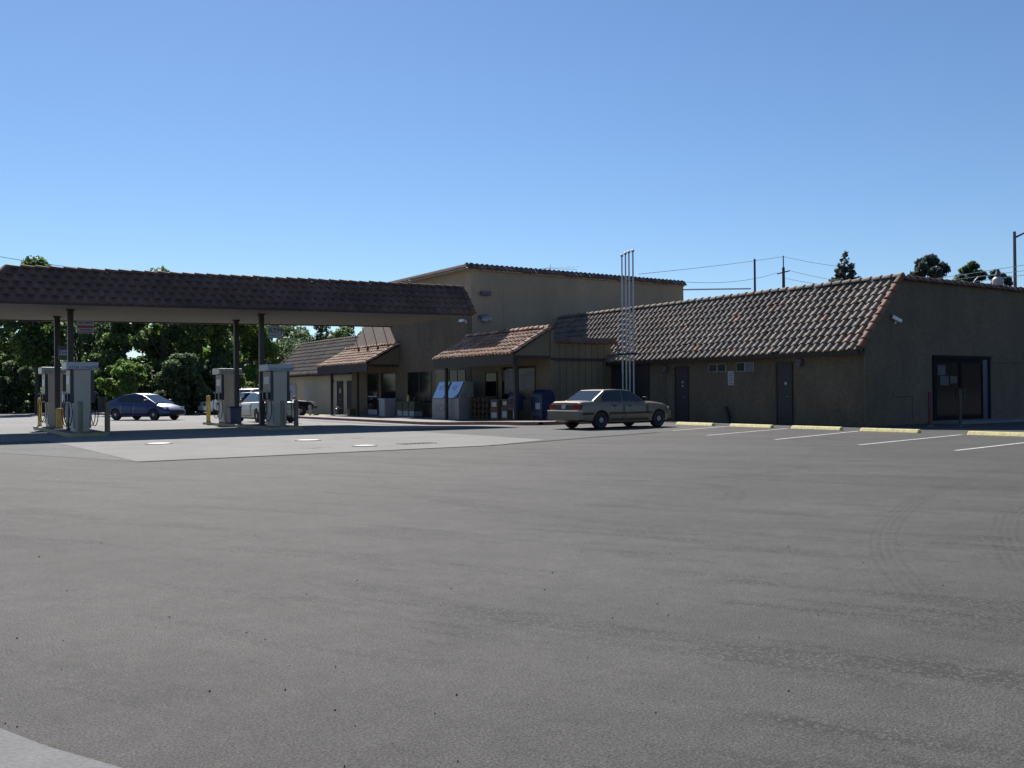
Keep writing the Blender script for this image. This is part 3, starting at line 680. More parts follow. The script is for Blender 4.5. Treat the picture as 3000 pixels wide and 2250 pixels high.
# tank lids and drain on the apron
def lid(x,y,r,label):
    e=empty('tank_lid',(x,y,.009),0,label,'tank lid','fuel tank lids set in the concrete apron')
    MB().lathe([(r*1.0,0),(r*1.0,.012),(r*.86,.014)],seg=24).build('ring',M['paint_worn'],e); MB().lathe([(r*.80,0),(r*.80,.016),(.01,.018)],seg=24).build('cover',M['galvdark'],e)
    b=MB(); rr=random.Random(int(x*10))
    for k in range(9):
        a=rr.uniform(-1.6,1.6); bb=rr.uniform(-.35,.35); w=rr.uniform(.15,.5); h=rr.uniform(.06,.2); b.poly([(a,bb,.0005*k),(a+w,bb+.03,.0005*k),(a+w*.9,bb+h,.0005*k),(a-.05,bb+h*.8,.0005*k)])
    each(b,'paint_patch',M['paint_worn'],e); return e
lid(-21.7,5.45,.34,'white-ringed tank lid in the apron nearest the canopy shadow and left pumps'); lid(-18.1,4.35,.36,'white-ringed tank lid in the middle of the sunlit apron'); lid(-18.05,.85,.30,'white-ringed tank lid near the front edge of the concrete apron')
dr=empty('drain_grate',(-16.6,.95,.009),R(0),'small pale slotted drain grate near the right tip of the apron','drain')
b=MB()
for k in range(8): b.box(-.45+k*.12,-.39+k*.12,-.22,.22,0,.012)
each(b,'bar',M['paint_worn'],dr)
# wheel stops
def make_stop(loc,rz,label,L_=1.83,grp='yellow wheel stops along the right wing'):
    m=MB(); m.prism([(-.125,-L_/2,0),(.09,-L_/2,0),(.05,-L_/2,.105),(-.05,-L_/2,.105)],(0,L_,0)); o=m.build('wheel_stop',M['stop_yellow'],None,bevel=.02); o.location=loc; o.rotation_euler=(0,0,rz); return tag(o,label,'wheel stop',grp)
for (x,y,rz,l) in ((-3.15,4.85,0,'yellow wheel stop below the brown door nearest the vent pipes'),(-3.15,2.2,.0,'yellow wheel stop between the two brown doors of the right wing'),(-3.12,-.45,.03,'yellow wheel stop just right of the second brown door'),(-3.22,-3.1,.06,'yellow wheel stop in front of the corner downspout'),(-3.2,-6.4,.03,'yellow wheel stop in front of the glass entrance, cut by the frame')):
    make_stop((x,y,0),R(0)+rz,l)
for (y,l) in ((41.5,'short visible end of a pale wheel stop beside the dark parked car'),(39.0,'pale wheel stop below the left wing wall, next to the dark car'),(36.2,'pale wheel stop in front of the left wing door')):
    make_stop((-4.6,y,gz(-4.6,y)),0,l,grp='pale wheel stops at the left wing')
# vent pipes
vp=empty('vent_pipes',(-.62,11.45,-.05),0,'four tall galvanised vent pipes strapped together against the right wing eave','vent pipes')
for i,(y,h) in enumerate(((.36,7.27),(.12,7.33),(-.11,7.36),(-.37,7.38))):
    q=MB().tube([(0,y,0),(0,y,2.9),(0,y-.01,5.1),(.0,y-.012,h)],[.042,.042,.038,.034],10).build('pipe',M['galv'],vp,smooth=50)
    MB().lathe([(.03,0),(.062,.03),(.075,.07),(.05,.12),(.012,.14)],(0,y-.012,h-.02),seg=12).build('cap',M['galv'],q,smooth=50)
for z in (2.95,): each(MB().box(-.07,-.045,-.62,.55,z-.035,z+.035).box(.045,.07,-.55,.55,z-.03,z+.03),'strap',M['black'],vp)
each(MB().box(-.06,-.045,-.5,.5,.95,1.0).box(.045,.06,-.5,.5,.95,1.0),'strap',M['black'],vp)
# leaning black pipe by the wall, wall notice
o=MB().tube([(-.12,6.22,.62),(-.10,6.12,.3),(-.16,6.0,0)],.06,10).build('drain_pipe',M['black'],None,smooth=50); tag(o,'short black standpipe leaning at the foot of the right wing wall','pipe')
nt_=empty('wall_notice',(0,6.03,1.46),0,'tall white notice on the wall between the two small windows','notice'); MB().box(-.014,-.003,-.16,.16,0,.56).build('plate',M['offwhite'],nt_)
b=MB()
for k in range(5): b.box(-.018,-.0145,-.11,.11 if k%2 else .06,.06+k*.10,.09+k*.10)
b.build('print',M['frostdark'],nt_)
nt2=empty('wall_notice',(-3.1,43.0,1.05),0,'small white notice on the far left wing wall beside the window','notice'); MB().box(-.014,-.003,-.3,.3,0,.9).build('plate',M['frost'],nt2)
# cameras, floodlights, barn lamp
def camera_obj(loc,rz,label,s=1.,tilt=.0):
    e=empty('security_camera',loc,rz,label,'camera'); e.scale=(s,s,s); e.rotation_euler=(0,tilt,rz)
    MB().box(-.06,.06,-.004,.02,-.08,.08).tube([(0,.0,0),(0,-.16,.0)],.02,8).build('bracket',M['white'],e)
    h=MB().box(-.32,.10,-.23,-.11,-.02,.10).build('housing',M['white'],e,bevel=.015); MB().lathe([(.04,0),(.04,.03)],(-.35,-.17,.04),'x',10).build('lens',M['black'],h); return e
camera_obj((1.75,-.004,3.62),R(-18),'white box camera on the end wall of the right wing',.95,.42)
camera_obj((-3.463,20.5,4.85),R(-95),'white box camera on the hall corner just under the canopy end',1.1)
fl=empty('floodlight',(-2.95,20,5.05),0,'twin floodlight with dark arm on the hall side wall by the canopy','floodlight')
MB().box(-.1,.1,-.05,-.003,-.1,.1).tube([(0,-.05,.05),(.0,-.25,.1),(.3,-.3,.1)],.025,8).build('arm',M['steel_dark'],fl)
MB().lathe([(.05,0),(.07,.1),(.14,.24),(.13,.25)],(-.05,-.3,-.16),'x',14).build('lamp_head',M['offwhite'],fl,smooth=50); MB().lathe([(.05,0),(.07,.1),(.14,.24),(.13,.25)],(.2,-.3,-.12),'x',14).build('lamp_head',M['offwhite'],fl,smooth=50)
wl=empty('wall_light',(-2.68,20,6.25),0,'small dark wall light high on the hall side wall','light'); MB().box(-.28,.28,-.20,-.003,-.1,.1).build('case',M['steel_dark'],wl,bevel=.02)
bl=empty('barn_lamp',(6.95,.12,5.15),0,'pale bell-shaped yard lamp on a curved arm above the right wing parapet','yard lamp'); bl.scale=(1,1,.92)
MB().tube([(0,0,-.2),(0,-.02,.22),(.25,-.05,.42),(.9,-.1,.52),(1.42,-.12,.56)],.022,8).build('arm',M['galv'],bl,smooth=60)
hd=MB().lathe([(.055,.82),(.07,.66),(.11,.60),(.12,.50)],(1.5,-.12,0),seg=14).build('ballast',M['steel_dark'],bl,smooth=40)
MB().lathe([(.10,.50),(.17,.44),(.215,.36),(.205,.24),(.19,.12),(.12,.10)],(1.5,-.12,0),seg=18).build('shade',M['offwhite'],bl,smooth=40)
# ------------------------------------------------------------------ goods and boxes on the sidewalk
ib=empty('ice_freezer',(-4.55,20.05,gz(-4.5,19)+.13),0,'pale slant-front ice freezer behind the porch post','ice freezer')
w2=1.32
MB().prism([(-.42,-w2,0),(.42,-w2,0),(.42,-w2,1.86),(.02,-w2,1.86),(-.40,-w2,1.02),(-.42,-w2,1.0)],(0,2*w2,0)).build('cabinet',M['ice_white'],ib,bevel=.015)
sl_=Vector((.42,0,.84)).normalized(); nn=Vector((-.84,0,.42)).normalized()
for (ya,yb) in ((-1.24,-.06),(.06,1.24)):
    p=Vector((-.395,0,1.04))+nn*.004
    q=[p+Vector((0,ya,0)),p+Vector((0,yb,0)),p+Vector((0,yb,0))+sl_*.88,p+Vector((0,ya,0))+sl_*.88]
    dd=MB().prism([tuple(v) for v in q],tuple(nn*.03)).build('lid_door',M['mirror_blue'],ib)
    hh=p+nn*.032; MB().prism([tuple(hh+Vector((0,ya+.02,0))),tuple(hh+Vector((0,ya+.07,0))),tuple(hh+Vector((0,ya+.07,0))+sl_*.86),tuple(hh+Vector((0,ya+.02,0))+sl_*.86)],tuple(nn*.02)).build('handle',M['navy'],dd)
    text('ICE',.30,M['blue_pale'],'lettering',dd,frameM(hh+Vector((0,(ya+yb)/2+.1,0))+sl_*.55,(0,-1,0),sl_),.002)
text('I C E',.52,M['frostdark'],'lettering',ib,frameM((-.424,.42,.52),(0,-1,0),(0,0,1)),.003)
text('I C E',.34,M['frostdark'],'lettering',ib,frameM((.05,-w2-.004,1.15),(1,0,0),(0,0,1)),.003)
# firewood bundles
def pile(name,loc,n,m_,label,mtc,seed,sz=.36):
    e=empty(name,loc,0,label,'firewood')
    rr=random.Random(seed)
    b=MB()
    for i in range(n):
        for j in range(m_):
            if rr.random()<.1: continue
            y=(i-(n-1)/2)*sz; z=.15+j*.27
            for k in range(7):
                a=k*math.pi*2/6; r=.0 if k==6 else .09
                yy=y+r*math.cos(a); zz=z+r*math.sin(a); b.lathe([(.045,-.2),(.045,.2)],(rr.uniform(-.03,.03),yy,zz),'x',6)
    b.build('logs',mtc,e); MB().box(-.26,.26,-n*sz/2,n*sz/2,0,.05).box(.22,.26,-n*sz/2,n*sz/2,.05,m_*.28).build('rack',M['dark_wood'],e); return e
pile('firewood_rack',(-4.35,17.6,gz(-4.5,17.6)+.13),5,4,'rack of shrink-wrapped firewood bundles right of the ice freezer',M['log'],3)
def carton(loc,dx,dy,dz,label,mt=None):
    e=empty('carton',loc,random.uniform(-.06,.06),label,'carton','cartons stacked on the porch'); MB().box(-dx/2,dx/2,-dy/2,dy/2,0,dz).build('body',mt or M['card'],e,bevel=.006); MB().box(-dx/2-.003,-dx/2-.001,-dy/3,dy/3,dz*.25,dz*.7).build('label_patch',M['frost'],e); return e
zb=gz(-4.6,16)+.13
carton((-4.5,15.95,zb),.5,.62,.52,'low brown carton at the foot of the porch stack'); carton((-4.5,15.98,zb+.52),.46,.56,.45,'upper brown carton with pale label on the porch stack',None); carton((-4.45,15.2,zb),.45,.55,.62,'brown carton beside the stack, nearer the newspaper box'); carton((-4.42,15.25,zb+.62),.40,.45,.36,'smallest brown carton on top beside the stack')
# newspaper box and mailbox
nb=empty('newspaper_box',(-4.95,13.85,gz(-5,13.8)+.13),0,'dark blue newspaper box with a white card on its front','newspaper box')
MB().box(-.2,.2,-.24,.24,.0,.05).box(-.08,.08,-.1,.1,.05,.45).build('pedestal',M['navy'],nb)
MB().prism([(-.24,-.25,.45),(.22,-.25,.45),(.22,-.25,1.15),(-.12,-.25,1.15),(-.24,-.25,1.0)],(0,.5,0)).build('cabinet',M['navy'],nb,bevel=.02)
MB().box(-.25,-.242,-.17,.17,.52,.95).build('window',M['glass'],nb); MB().box(-.10,-.082,-.09,.09,.08,.44).build('card',M['white'],nb)
mbx=empty('mailbox',(-4.3,12.75,gz(-4.6,12.2)+.13),0,'large round-topped dark blue mailbox left of the gold sedan','mailbox')
pr=[(-.34,-.4,.15),(.34,-.4,.15),(.34,-.4,.95)]+[(.34*math.cos(R(a)),-.4,.95+.34*math.sin(R(a))) for a in range(15,180,15)]+[(-.34,-.4,.95)]
MB().prism(pr,(0,.8,0)).build('body',M['navy'],mbx,smooth=35)
each(MB().box(-.30,-.22,-.36,-.28,0,.15).box(-.30,-.22,.28,.36,0,.15).box(.22,.30,-.36,-.28,0,.15).box(.22,.30,.28,.36,0,.15),'foot',M['navy'],mbx)
MB().box(-.36,-.342,-.28,.05,.45,.72).build('decal',M['frost'],mbx); MB().box(-.37,-.335,-.3,.3,1.0,1.04).build('slot_flap',M['steel_dark'],mbx)
# goods below the hall windows
zb=gz(-4.2,25)+.13
dr_=empty('display_rack',(-4.15,25.4,zb),0,'low wire display rack of goods under the hall window','display rack')
MB().box(-.3,.3,-1.1,1.1,.40,.44).box(-.3,.3,-1.1,1.1,.0,.06).box(-.3,-.27,-1.1,-1.07,0,1.1).box(-.3,-.27,1.07,1.1,0,1.1).box(.27,.3,-1.1,-1.07,0,1.1).box(.27,.3,1.07,1.1,0,1.1).build('frame',M['steel_dark'],dr_)
for i,y in enumerate((-.72,0,.72)):
    s_=empty('water_case',(-4.15,25.4+y,zb+.06),0,['pale shrink-wrapped case, nearest on the lower shelf of the display rack','pale shrink-wrapped case in the middle of the lower rack shelf','pale shrink-wrapped case, farthest on the lower shelf of the display rack'][i],'case','pale cases on the display rack'); MB().box(-.26,.26,-.28,.28,0,.30).build('wrap',M['offwhite'],s_,bevel=.03)
    g_=empty('goods_crate',(-4.15,25.4+y,zb+.44),0,['greenish crate, nearest on the upper shelf of the display rack','greenish crate with a yellow jug in it on the upper shelf','greenish crate, farthest on the upper shelf of the display rack'][i],'crate','green crates on the display rack'); MB().box(-.26,.26,-.32,.32,0,.42).build('crate',M['green_box'],g_,bevel=.02)
    if i==1: MB().lathe([(.09,.42),(.09,.66),(.03,.74),(.03,.78)],(-.05,.05,0),seg=12).build('jug',M['yellow'],g_,smooth=40)
gb=empty('storage_bin',(-4.2,28.1,gz(-4.2,28)+.13),0,'pale grey upright bin beside the hall window','bin'); MB().prism([(-.3,-.36,0),(.3,-.36,0),(.34,-.4,.95),(-.34,-.4,.95)],(0,.72,0)).build('body',M['offwhite'],gb,bevel=.02); MB().box(-.37,.37,-.42,.40,.95,1.02).build('lid',M['frost'],gb,bevel=.02)
pl=empty('planter',(-4.3,32.7,gz(-4.3,32.7)+.13),0,'square reddish brown planter left of the glazed hall door','planter'); MB().prism([(-.22,-.22,0),(.22,-.22,0),(.26,-.26,.38),(-.26,-.26,.38)],(0,.46,0)).build('tub',M['card'],pl,bevel=.02); MB().box(-.2,.2,-.2,.2,.36,.375).build('soil',M['trunk'],pl)
kg=empty('propane_tank',(-4.4,34.6,gz(-4.4,34.6)+.13),0,'small rounded dark tank at the corner beside the left wing','tank'); MB().lathe([(.12,0),(.19,.05),(.2,.25),(.17,.38),(.05,.43)],seg=14).build('shell',M['steel_dark'],kg,smooth=50); MB().lathe([(.09,.42),(.09,.5)],seg=10).build('collar',M['galv'],kg)
hy=empty('water_hydrant',(-5.6,36.2,gz(-5.6,36.2)),0,'pale short hydrant beside the far porch post','hydrant'); MB().lathe([(.11,0),(.11,.06),(.08,.08),(.08,.55),(.12,.58),(.1,.68),(.03,.76)],seg=12).build('barrel',M['offwhite'],hy,smooth=40); MB().lathe([(.05,-.16),(.05,.16)],(0,0,.45),'y',10).build('outlet',M['offwhite'],hy)
# ------------------------------------------------------------------ cars
def interp(st,x):
    if x<=st[0][0]: return st[0][1:]
    for a,b in zip(st[:-1],st[1:]):
        if a[0]<=x<=b[0]:
            f=(x-a[0])/(b[0]-a[0]); return tuple(p+(q-p)*f for p,q in zip(a[1:],b[1:]))
    return st[-1][1:]
def section(hw,zb,zs,zt):
    zm=zb+(zs-zb)*.52
    return [(0,zb),(hw-.16,zb),(hw-.04,zb+.07),(hw,zm-.05),(hw,zm+.05),(hw-.025,zs-.08),(hw-.06,zs-.02),(hw-.13,zs+(zt-zs)*.35),(hw*.5,zt-.006),(0,zt)]
def side_y(st,x,z):
    sec=section(*interp(st,x))
    for (ya,za),(yb,zb_) in zip(sec[1:-2],sec[2:-1]):
        if za<=z<=zb_ and zb_>za: return ya+(yb-ya)*(z-za)/(zb_-za)
    return sec[3][0]
def make_car(name,loc,rz,label,cat,st,cab,ax,rw,body,tail=None,windows=(),glass_f=True,trim=None,doors=(),opts={}):
    e=empty(name,loc,rz,label,cat)
    # dense stations
    xs=[s[0] for s in st]; X=[]
    for a,b in zip(xs[:-1],xs[1:]):
        k=max(1,int((b-a)/.18)); X+=[a+(b-a)*i/k for i in range(k)]
    X.append(xs[-1]); V=[];F=[]
    for x in X:
        sec=section(*interp(st,x)); ring=[(x,y,z) for y,z in sec]+[(x,-y,z) for y,z in sec[-2:0:-1]]
        V+=ring
    n=len(ring)
    for i in range(len(X)-1):
        for k in range(n): F.append((i*n+k,i*n+(k+1)%n,(i+1)*n+(k+1)%n,(i+1)*n+k))
    F.append(tuple(range(n))); F.append(tuple((len(X)-1)*n+k for k in range(n-1,-1,-1)))
    m=MB(); m.v=V; m.f=F; o=m.build('body',body,e)
    cut=MB(); W=max(s[1] for s in st)
    for x in ax:
        for sg in (-1,1): cut.lathe([(rw*1.12,-.24),(rw*1.12,.24)],(x,sg*(W-.02),rw),'y',28)
    co=cut.build('cut',None); bo=o.modifiers.new('b','BOOLEAN'); bo.operation='DIFFERENCE'; bo.object=co; bo.solver='EXACT'
    o.parent=None; dg=bpy.context.evaluated_depsgraph_get(); me=bpy.data.meshes.new_from_object(o.evaluated_get(dg)); o.modifiers.clear(); o.data=me; o.parent=e
    bpy.data.objects.remove(co); me.materials.clear(); me.materials.append(body)
    me.polygons.foreach_set('use_smooth',[True]*len(me.polygons)); me.set_sharp_from_angle(angle=R(28))
    # cabin : cab = [(x,z)] profile from windscreen foot over the roof to the rear foot, half widths at belt and roof
    pr,wb_,wr_=cab; zb0=min(pr[0][1],pr[-1][1])-.12; zr=max(z for _,z in pr)
    hw=lambda z: wb_+(wr_-wb_)*max(0,(z-zb0))/(zr-zb0)
    prof=[(pr[0][0],zb0)]+list(pr)+[(pr[-1][0],zb0)]
    m=MB(); k=len(prof)
    m.v=[(x,hw(z),z) for x,z in prof]+[(x,-hw(z),z) for x,z in prof]
    m.f=[tuple(range(k)),tuple(range(2*k-1,k-1,-1))]+[(i,(i+1)%k,k+(i+1)%k,k+i) for i in range(k)]
    m.build('cabin',body,e,smooth=32,bevel=.035)
    def glass_strip(i0,i1,nm,mg=.045,mt=None):
        (xa,za),(xb,zb1)=pr[i0],pr[i1]; d=Vector((xb-xa,0,zb1-za)); nrm_=Vector((-d.z,0,d.x)).normalized()
        if nrm_.z<0: nrm_=-nrm_
        q=[]
        for f_,sg in ((.03,1),(.03,-1),(.95,-1),(.95,1)):
            x=xa+d.x*f_; z=za+d.z*f_; q.append(Vector((x,sg*(hw(z)-mg),z))+nrm_*.003)
        MB().prism([tuple(v) for v in q],tuple(nrm_*.004)).build(nm,mt or M['car_glass'],e)
    glass_strip(0,1,'windscreen'); glass_strip(len(pr)-1,len(pr)-2,'rear_window')
    for wp in windows:
        for sg in (-1,1):
            q=[(x,sg*(hw(z)+.003),z) for x,z in wp]; MB().prism(q,(0,sg*.005,0)).build('side_window',M['car_glass'],e)
    # wheels
    for x in ax:
        for sg in (-1,1):
            y=sg*(W-.125)
            w=MB().lathe([(rw*.62,-.10),(rw*.93,-.10),(rw,-.06),(rw,.06),(rw*.93,.10),(rw*.62,.10)],(x,y,rw),'y',26).build('wheel',M['rubber'],e,smooth=35)
            MB().lathe([(rw*.72,.0),(rw*.70,sg*.102),(rw*.56,sg*.085),(rw*.3,sg*.10),(.001,sg*.105)],(x,y,rw),'y',22).build('hubcap',M['hub'],w,smooth=30)
            sp=MB()
            for q in range(7):
                a=q*2*math.pi/7; c_,s_=math.cos(a),math.sin(a); r0,r1=rw*.34,rw*.50
                sp.prism([(x+c_*r0-s_*.012,y+sg*.0965,rw+s_*r0+c_*.012),(x+c_*r1-s_*.03,y+sg*.083,rw+s_*r1+c_*.03),(x+c_*r1+s_*.03,y+sg*.083,rw+s_*r1-c_*.03),(x+c_*r0+s_*.012,y+sg*.0965,rw+s_*r0-c_*.012)],(0,sg*.008,0))
            sp.build('slots',M['black'],w)
    MB().box(ax[0]-.2,ax[1]+.2,-W+.28,W-.28,.2,.5).build('underbody',M['black'],e)
    # door skins and handles
    for (xa,xb,za,zb1) in doors:
        for sg in (-1,1):
            nx,nz=8,7; d_=MB(); dv=[]
            for j in range(nz):
                for i in range(nx):
                    x=xa+(xb-xa)*i/(nx-1); z=za+(zb1-za)*j/(nz-1); dv.append((x,sg*(side_y(st,x,z)+.006),z))
            d_.v=dv; d_.f=[(j*nx+i,j*nx+i+1,(j+1)*nx+i+1,(j+1)*nx+i) for j in range(nz-1) for i in range(nx-1)]
            for a_,b_ in ((0,1),):
                pass
            dm=d_.build('door',body,e,smooth=60); so=dm.modifiers.new('s','SOLIDIFY'); so.thickness=.012; so.offset=0
            hx=xa+.14; hz=zb1-.09; yy=sg*(side_y(st,hx,hz)+.015); MB().box(hx-.02,hx+.14,min(yy,yy+sg*.02),max(yy,yy+sg*.02),hz-.018,hz+.018).build('handle',opts.get('handle',M['black']),dm)
    # mirrors
    mx,mz=opts.get('mirror',(pr[0][0]-.42,pr[0][1]+.10))
    for sg in (-1,1): MB().box(mx-.05,mx+.06,sg*(W+.08)-.09,sg*(W+.08)+.09,mz-.05,mz+.07).build('mirror',opts.get('mirror_mat',body),e,bevel=.025)
    # lights and bumpers
    xr=st[0][0]; xf=st[-1][0]
    for sg in (-1,1):
        for (nm,mtt,x0,x1,y0,y1,z0,z1) in opts.get('lamps',()):
            ya,yb=sorted((sg*y0,sg*y1)); MB().box(x0,x1,ya,yb,z0,z1).build(nm,mtt,e,bevel=.012)
    for (nm,mtt,x0,x1,y0,y1,z0,z1) in opts.get('trim',()): MB().box(x0,x1,y0,y1,z0,z1).build(nm,mtt,e,bevel=.01)
    for (nm,mtt,xa,xb,za,zb1) in opts.get('moulding',()):
        for sg in (-1,1):
            q=MB(); kk=int((xb-xa)/.15)
            for i in range(kk):
                x0=xa+(xb-xa)*i/kk; x1=xa+(xb-xa)*(i+1)/kk
                def yy_(x,z): return sg*(side_y(st,x,z)+.012)
                q.poly([(x0,yy_(x0,za),za),(x1,yy_(x1,za),za),(x1,yy_(x1,zb1),zb1),(x0,yy_(x0,zb1),zb1)])
            oo=q.build(nm,mtt,e); so=oo.modifiers.new('s','SOLIDIFY'); so.thickness=.014; so.offset=0
    return e
sedan=[(-2.22,.70,.38,.80,.82),(-2.18,.78,.31,.89,.905),(-2.05,.82,.25,.925,.945),(-1.5,.845,.20,.935,.965),(-.8,.85,.165,.925,.95),(.8,.85,.165,.89,.93),(1.28,.845,.175,.86,.915),(1.66,.82,.21,.81,.875),(1.88,.77,.25,.74,.79),(1.95,.72,.30,.65,.69)]
cabs=([(.84,.90),(.14,1.30),(-.45,1.335),(-1.0,1.31),(-1.60,.945)],.77,.60)
winf=[(.70,.93),(.14,1.265),(-.24,1.29),(-.24,.93)]; winr=[(-.29,.93),(-.29,1.29),(-.94,1.27),(-1.18,1.09),(-1.2,.95)]
gopts=dict(mirror=(.58,1.0),mirror_mat=M['black'],
  lamps=[('taillight',M['lens_red'],-2.235,-2.04,.44,.795,.665,.825),('headlight',M['lens_clear'],1.78,1.94,.42,.74,.63,.72)],
  trim=[('bumper',M['gold'],-2.31,-2.06,-.80,.80,.33,.60),('bumper_strip',M['bright_trim'],-2.325,-2.06,-.805,.805,.60,.635),('licence_plate',M['navy'],-2.245,-2.22,-.155,.155,.68,.82),('plate_face',M['frost'],-2.252,-2.246,-.10,.10,.70,.79),('reflector_band',M['tail_dark'],-2.232,-2.16,-.44,.44,.66,.82),('bumper',M['gold'],1.82,2.01,-.76,.76,.33,.56)],
  moulding=[('side_moulding',M['black'],-.96,1.0,.50,.56),('side_moulding',M['black'],-2.1,-1.66,.50,.56)])
make_car('parked_sedan',(-6.55,4.65+.72,0),R(2),'old gold four-door sedan parked nose-in beside the vent pipes','car',sedan,cabs,(-1.30,1.36),.305,M['gold'],windows=(winf,winr),doors=((-.92,-.28,.28,.875),(-.24,.84,.28,.86)),opts=gopts)
# blue hatchback crossing behind the canopy
pst=[(-2.16,.70,.42,.80,.86),(-2.12,.78,.34,.93,1.0),(-1.8,.84,.25,.98,1.05),(-1.0,.865,.19,.96,1.04),(.6,.865,.19,.90,1.0),(1.3,.85,.20,.84,.95),(1.85,.81,.22,.72,.80),(2.18,.70,.26,.60,.66),(2.28,.60,.32,.52,.56)]
pcab=([(1.42,.93),(.35,1.415),(-.2,1.485),(-1.05,1.39),(-2.08,1.03)],.77,.55)
pw1=[(1.0,.99),(.30,1.34),(-.12,1.41),(-.12,1.0)]; pw2=[(-.18,1.0),(-.18,1.41),(-.95,1.33),(-1.35,1.17),(-1.3,1.02)]
hx,hy_=math.cos(R(-56)),math.sin(R(-56)); wx,wy=-15.7-1.35*hx-hy_*.74, 33.0-1.35*hy_+hx*.74
popts=dict(mirror=(.88,1.06),handle=M['blue'],lamps=[('headlight',M['lens_clear'],1.72,2.08,.46,.72,.62,.74),('taillight',M['lens_red'],-2.17,-2.0,.55,.77,.72,.95)],trim=[('grille',M['black'],2.2,2.31,-.45,.45,.34,.48),('roof_strip',M['chrome'],.2,.28,-.02,.02,1.43,1.47)],moulding=[])
make_car('blue_hatchback',(wx,wy,gz(wx,wy)),R(-56),'dark blue hatchback driving across the lot behind the fuel pumps','car',pst,pcab,(-1.35,1.35),.315,M['blue'],windows=(pw1,pw2),doors=((-1.0,-.15,.30,.90),(-.1,.98,.30,.86)),opts=popts)
# silver coupe at the right pump, seen from behind
sil=[(x,h,zb,zs,zt) for x,h,zb,zs,zt in sedan]
scab=([(1.1,.90),(.30,1.33),(-.25,1.37),(-.95,1.31),(-1.85,.95)],.76,.56)
sw1=[(.92,.945),(.34,1.27),(-.10,1.315),(-.55,1.30),(-.62,.945)]; sw2=[(-.70,.96),(-.66,1.285),(-.90,1.25),(-1.12,1.05),(-1.1,.97)]
sopts=dict(mirror=(.75,.99),handle=M['silver'],lamps=[('taillight',M['lens_red'],-2.23,-2.06,.5,.78,.68,.84),('headlight',M['lens_clear'],1.86,2.03,.45,.72,.62,.71)],trim=[('bumper',M['silver'],-2.30,-2.06,-.79,.79,.34,.60),('licence_plate',M['white'],-2.245,-2.22,-.155,.155,.68,.82),('bumper',M['silver'],1.92,2.12,-.75,.75,.34,.56)],moulding=[])
make_car('silver_coupe',(-13.33,21.95,gz(-13.3,22)),R(90),'silver two-door coupe stopped beyond the right-hand fuel pumps','car',sil,scab,(-1.32,1.36),.315,M['silver'],windows=(sw1,sw2),doors=((-.62,.98,.30,.86),),opts=sopts)
# cars parked at the left wing
wopts=dict(mirror=(.8,1.0),handle=M['whitecar'],lamps=[('taillight',M['tail_dark'],-2.23,-1.98,.42,.81,.66,.86),('headlight',M['lens_clear'],1.86,2.03,.45,.72,.62,.71)],trim=[('bumper',M['whitecar'],-2.30,-2.06,-.79,.79,.34,.60),('licence_plate',M['frost'],-2.245,-2.22,-.155,.155,.68,.82)],moulding=[])
make_car('white_sedan',(-6.75,48.6,gz(-7,48.6)),R(0),'white sedan parked nose-in farthest left at the left wing','car',sedan,([(1.1,.9),(.35,1.40),(-.2,1.44),(-.9,1.40),(-1.75,.97)],.76,.57),(-1.30,1.42),.32,M['whitecar'],windows=([(.95,.95),(.4,1.33),(-.05,1.37),(-.05,.95)],[(-.1,.95),(-.1,1.37),(-.8,1.34),(-1.1,1.05)]),doors=((-.95,-.06,.3,.87),(-.02,1.0,.3,.86)),opts=wopts)
suv=[(-2.45,.80,.5,1.0,1.05),(-2.4,.88,.42,1.10,1.15),(-1.6,.94,.36,1.13,1.17),(.9,.94,.36,1.10,1.15),(1.2,.93,.36,1.09,1.16),(2.0,.91,.38,1.02,1.08),(2.35,.86,.42,.88,.95),(2.42,.80,.5,.78,.84)]
vcab=([(1.15,1.12),(.45,1.80),(-.6,1.86),(-2.1,1.82),(-2.38,1.12)],.84,.68)
vw=([(.95,1.17),(.42,1.70),(-.15,1.74),(-.15,1.17)],[(-.22,1.17),(-.22,1.74),(-1.1,1.74),(-1.1,1.17)],[(-1.2,1.17),(-1.2,1.73),(-2.0,1.70),(-2.15,1.2)])
vopts=dict(mirror=(.95,1.22),mirror_mat=M['black'],lamps=[('headlight',M['lens_clear'],2.2,2.42,.50,.86,.78,.95),('taillight',M['lens_red'],-2.46,-2.3,.70,.89,.85,1.25)],trim=[('bumper',M['chrome'],2.3,2.55,-.88,.88,.50,.70),('grille',M['black'],2.36,2.45,-.48,.48,.76,.96),('roof_rack',M['chrome'],-2.0,.2,.55,.59,1.86,1.90),('roof_rack',M['chrome'],-2.0,.2,-.59,-.55,1.86,1.90)],moulding=[('side_moulding',M['black'],-1.2,1.1,.62,.70)])
make_car('white_suv',(-7.2,43.2,gz(-7,43)),R(207),'tall white sport utility vehicle standing nose-out between parked cars at the left wing','car',suv,vcab,(-1.45,1.45),.37,M['whitecar'],windows=vw,doors=((-1.15,-.2,.5,1.06),(-.12,1.0,.5,1.04)),opts=vopts)
dopts=dict(vopts); dopts['lamps']=[(a,(M['tail_dark'] if a=='taillight' else b),*c) for a,b,*c in vopts['lamps']]; dopts['trim']=[t for t in vopts['trim'] if t[0]!='roof_rack']; dopts['moulding']=[]
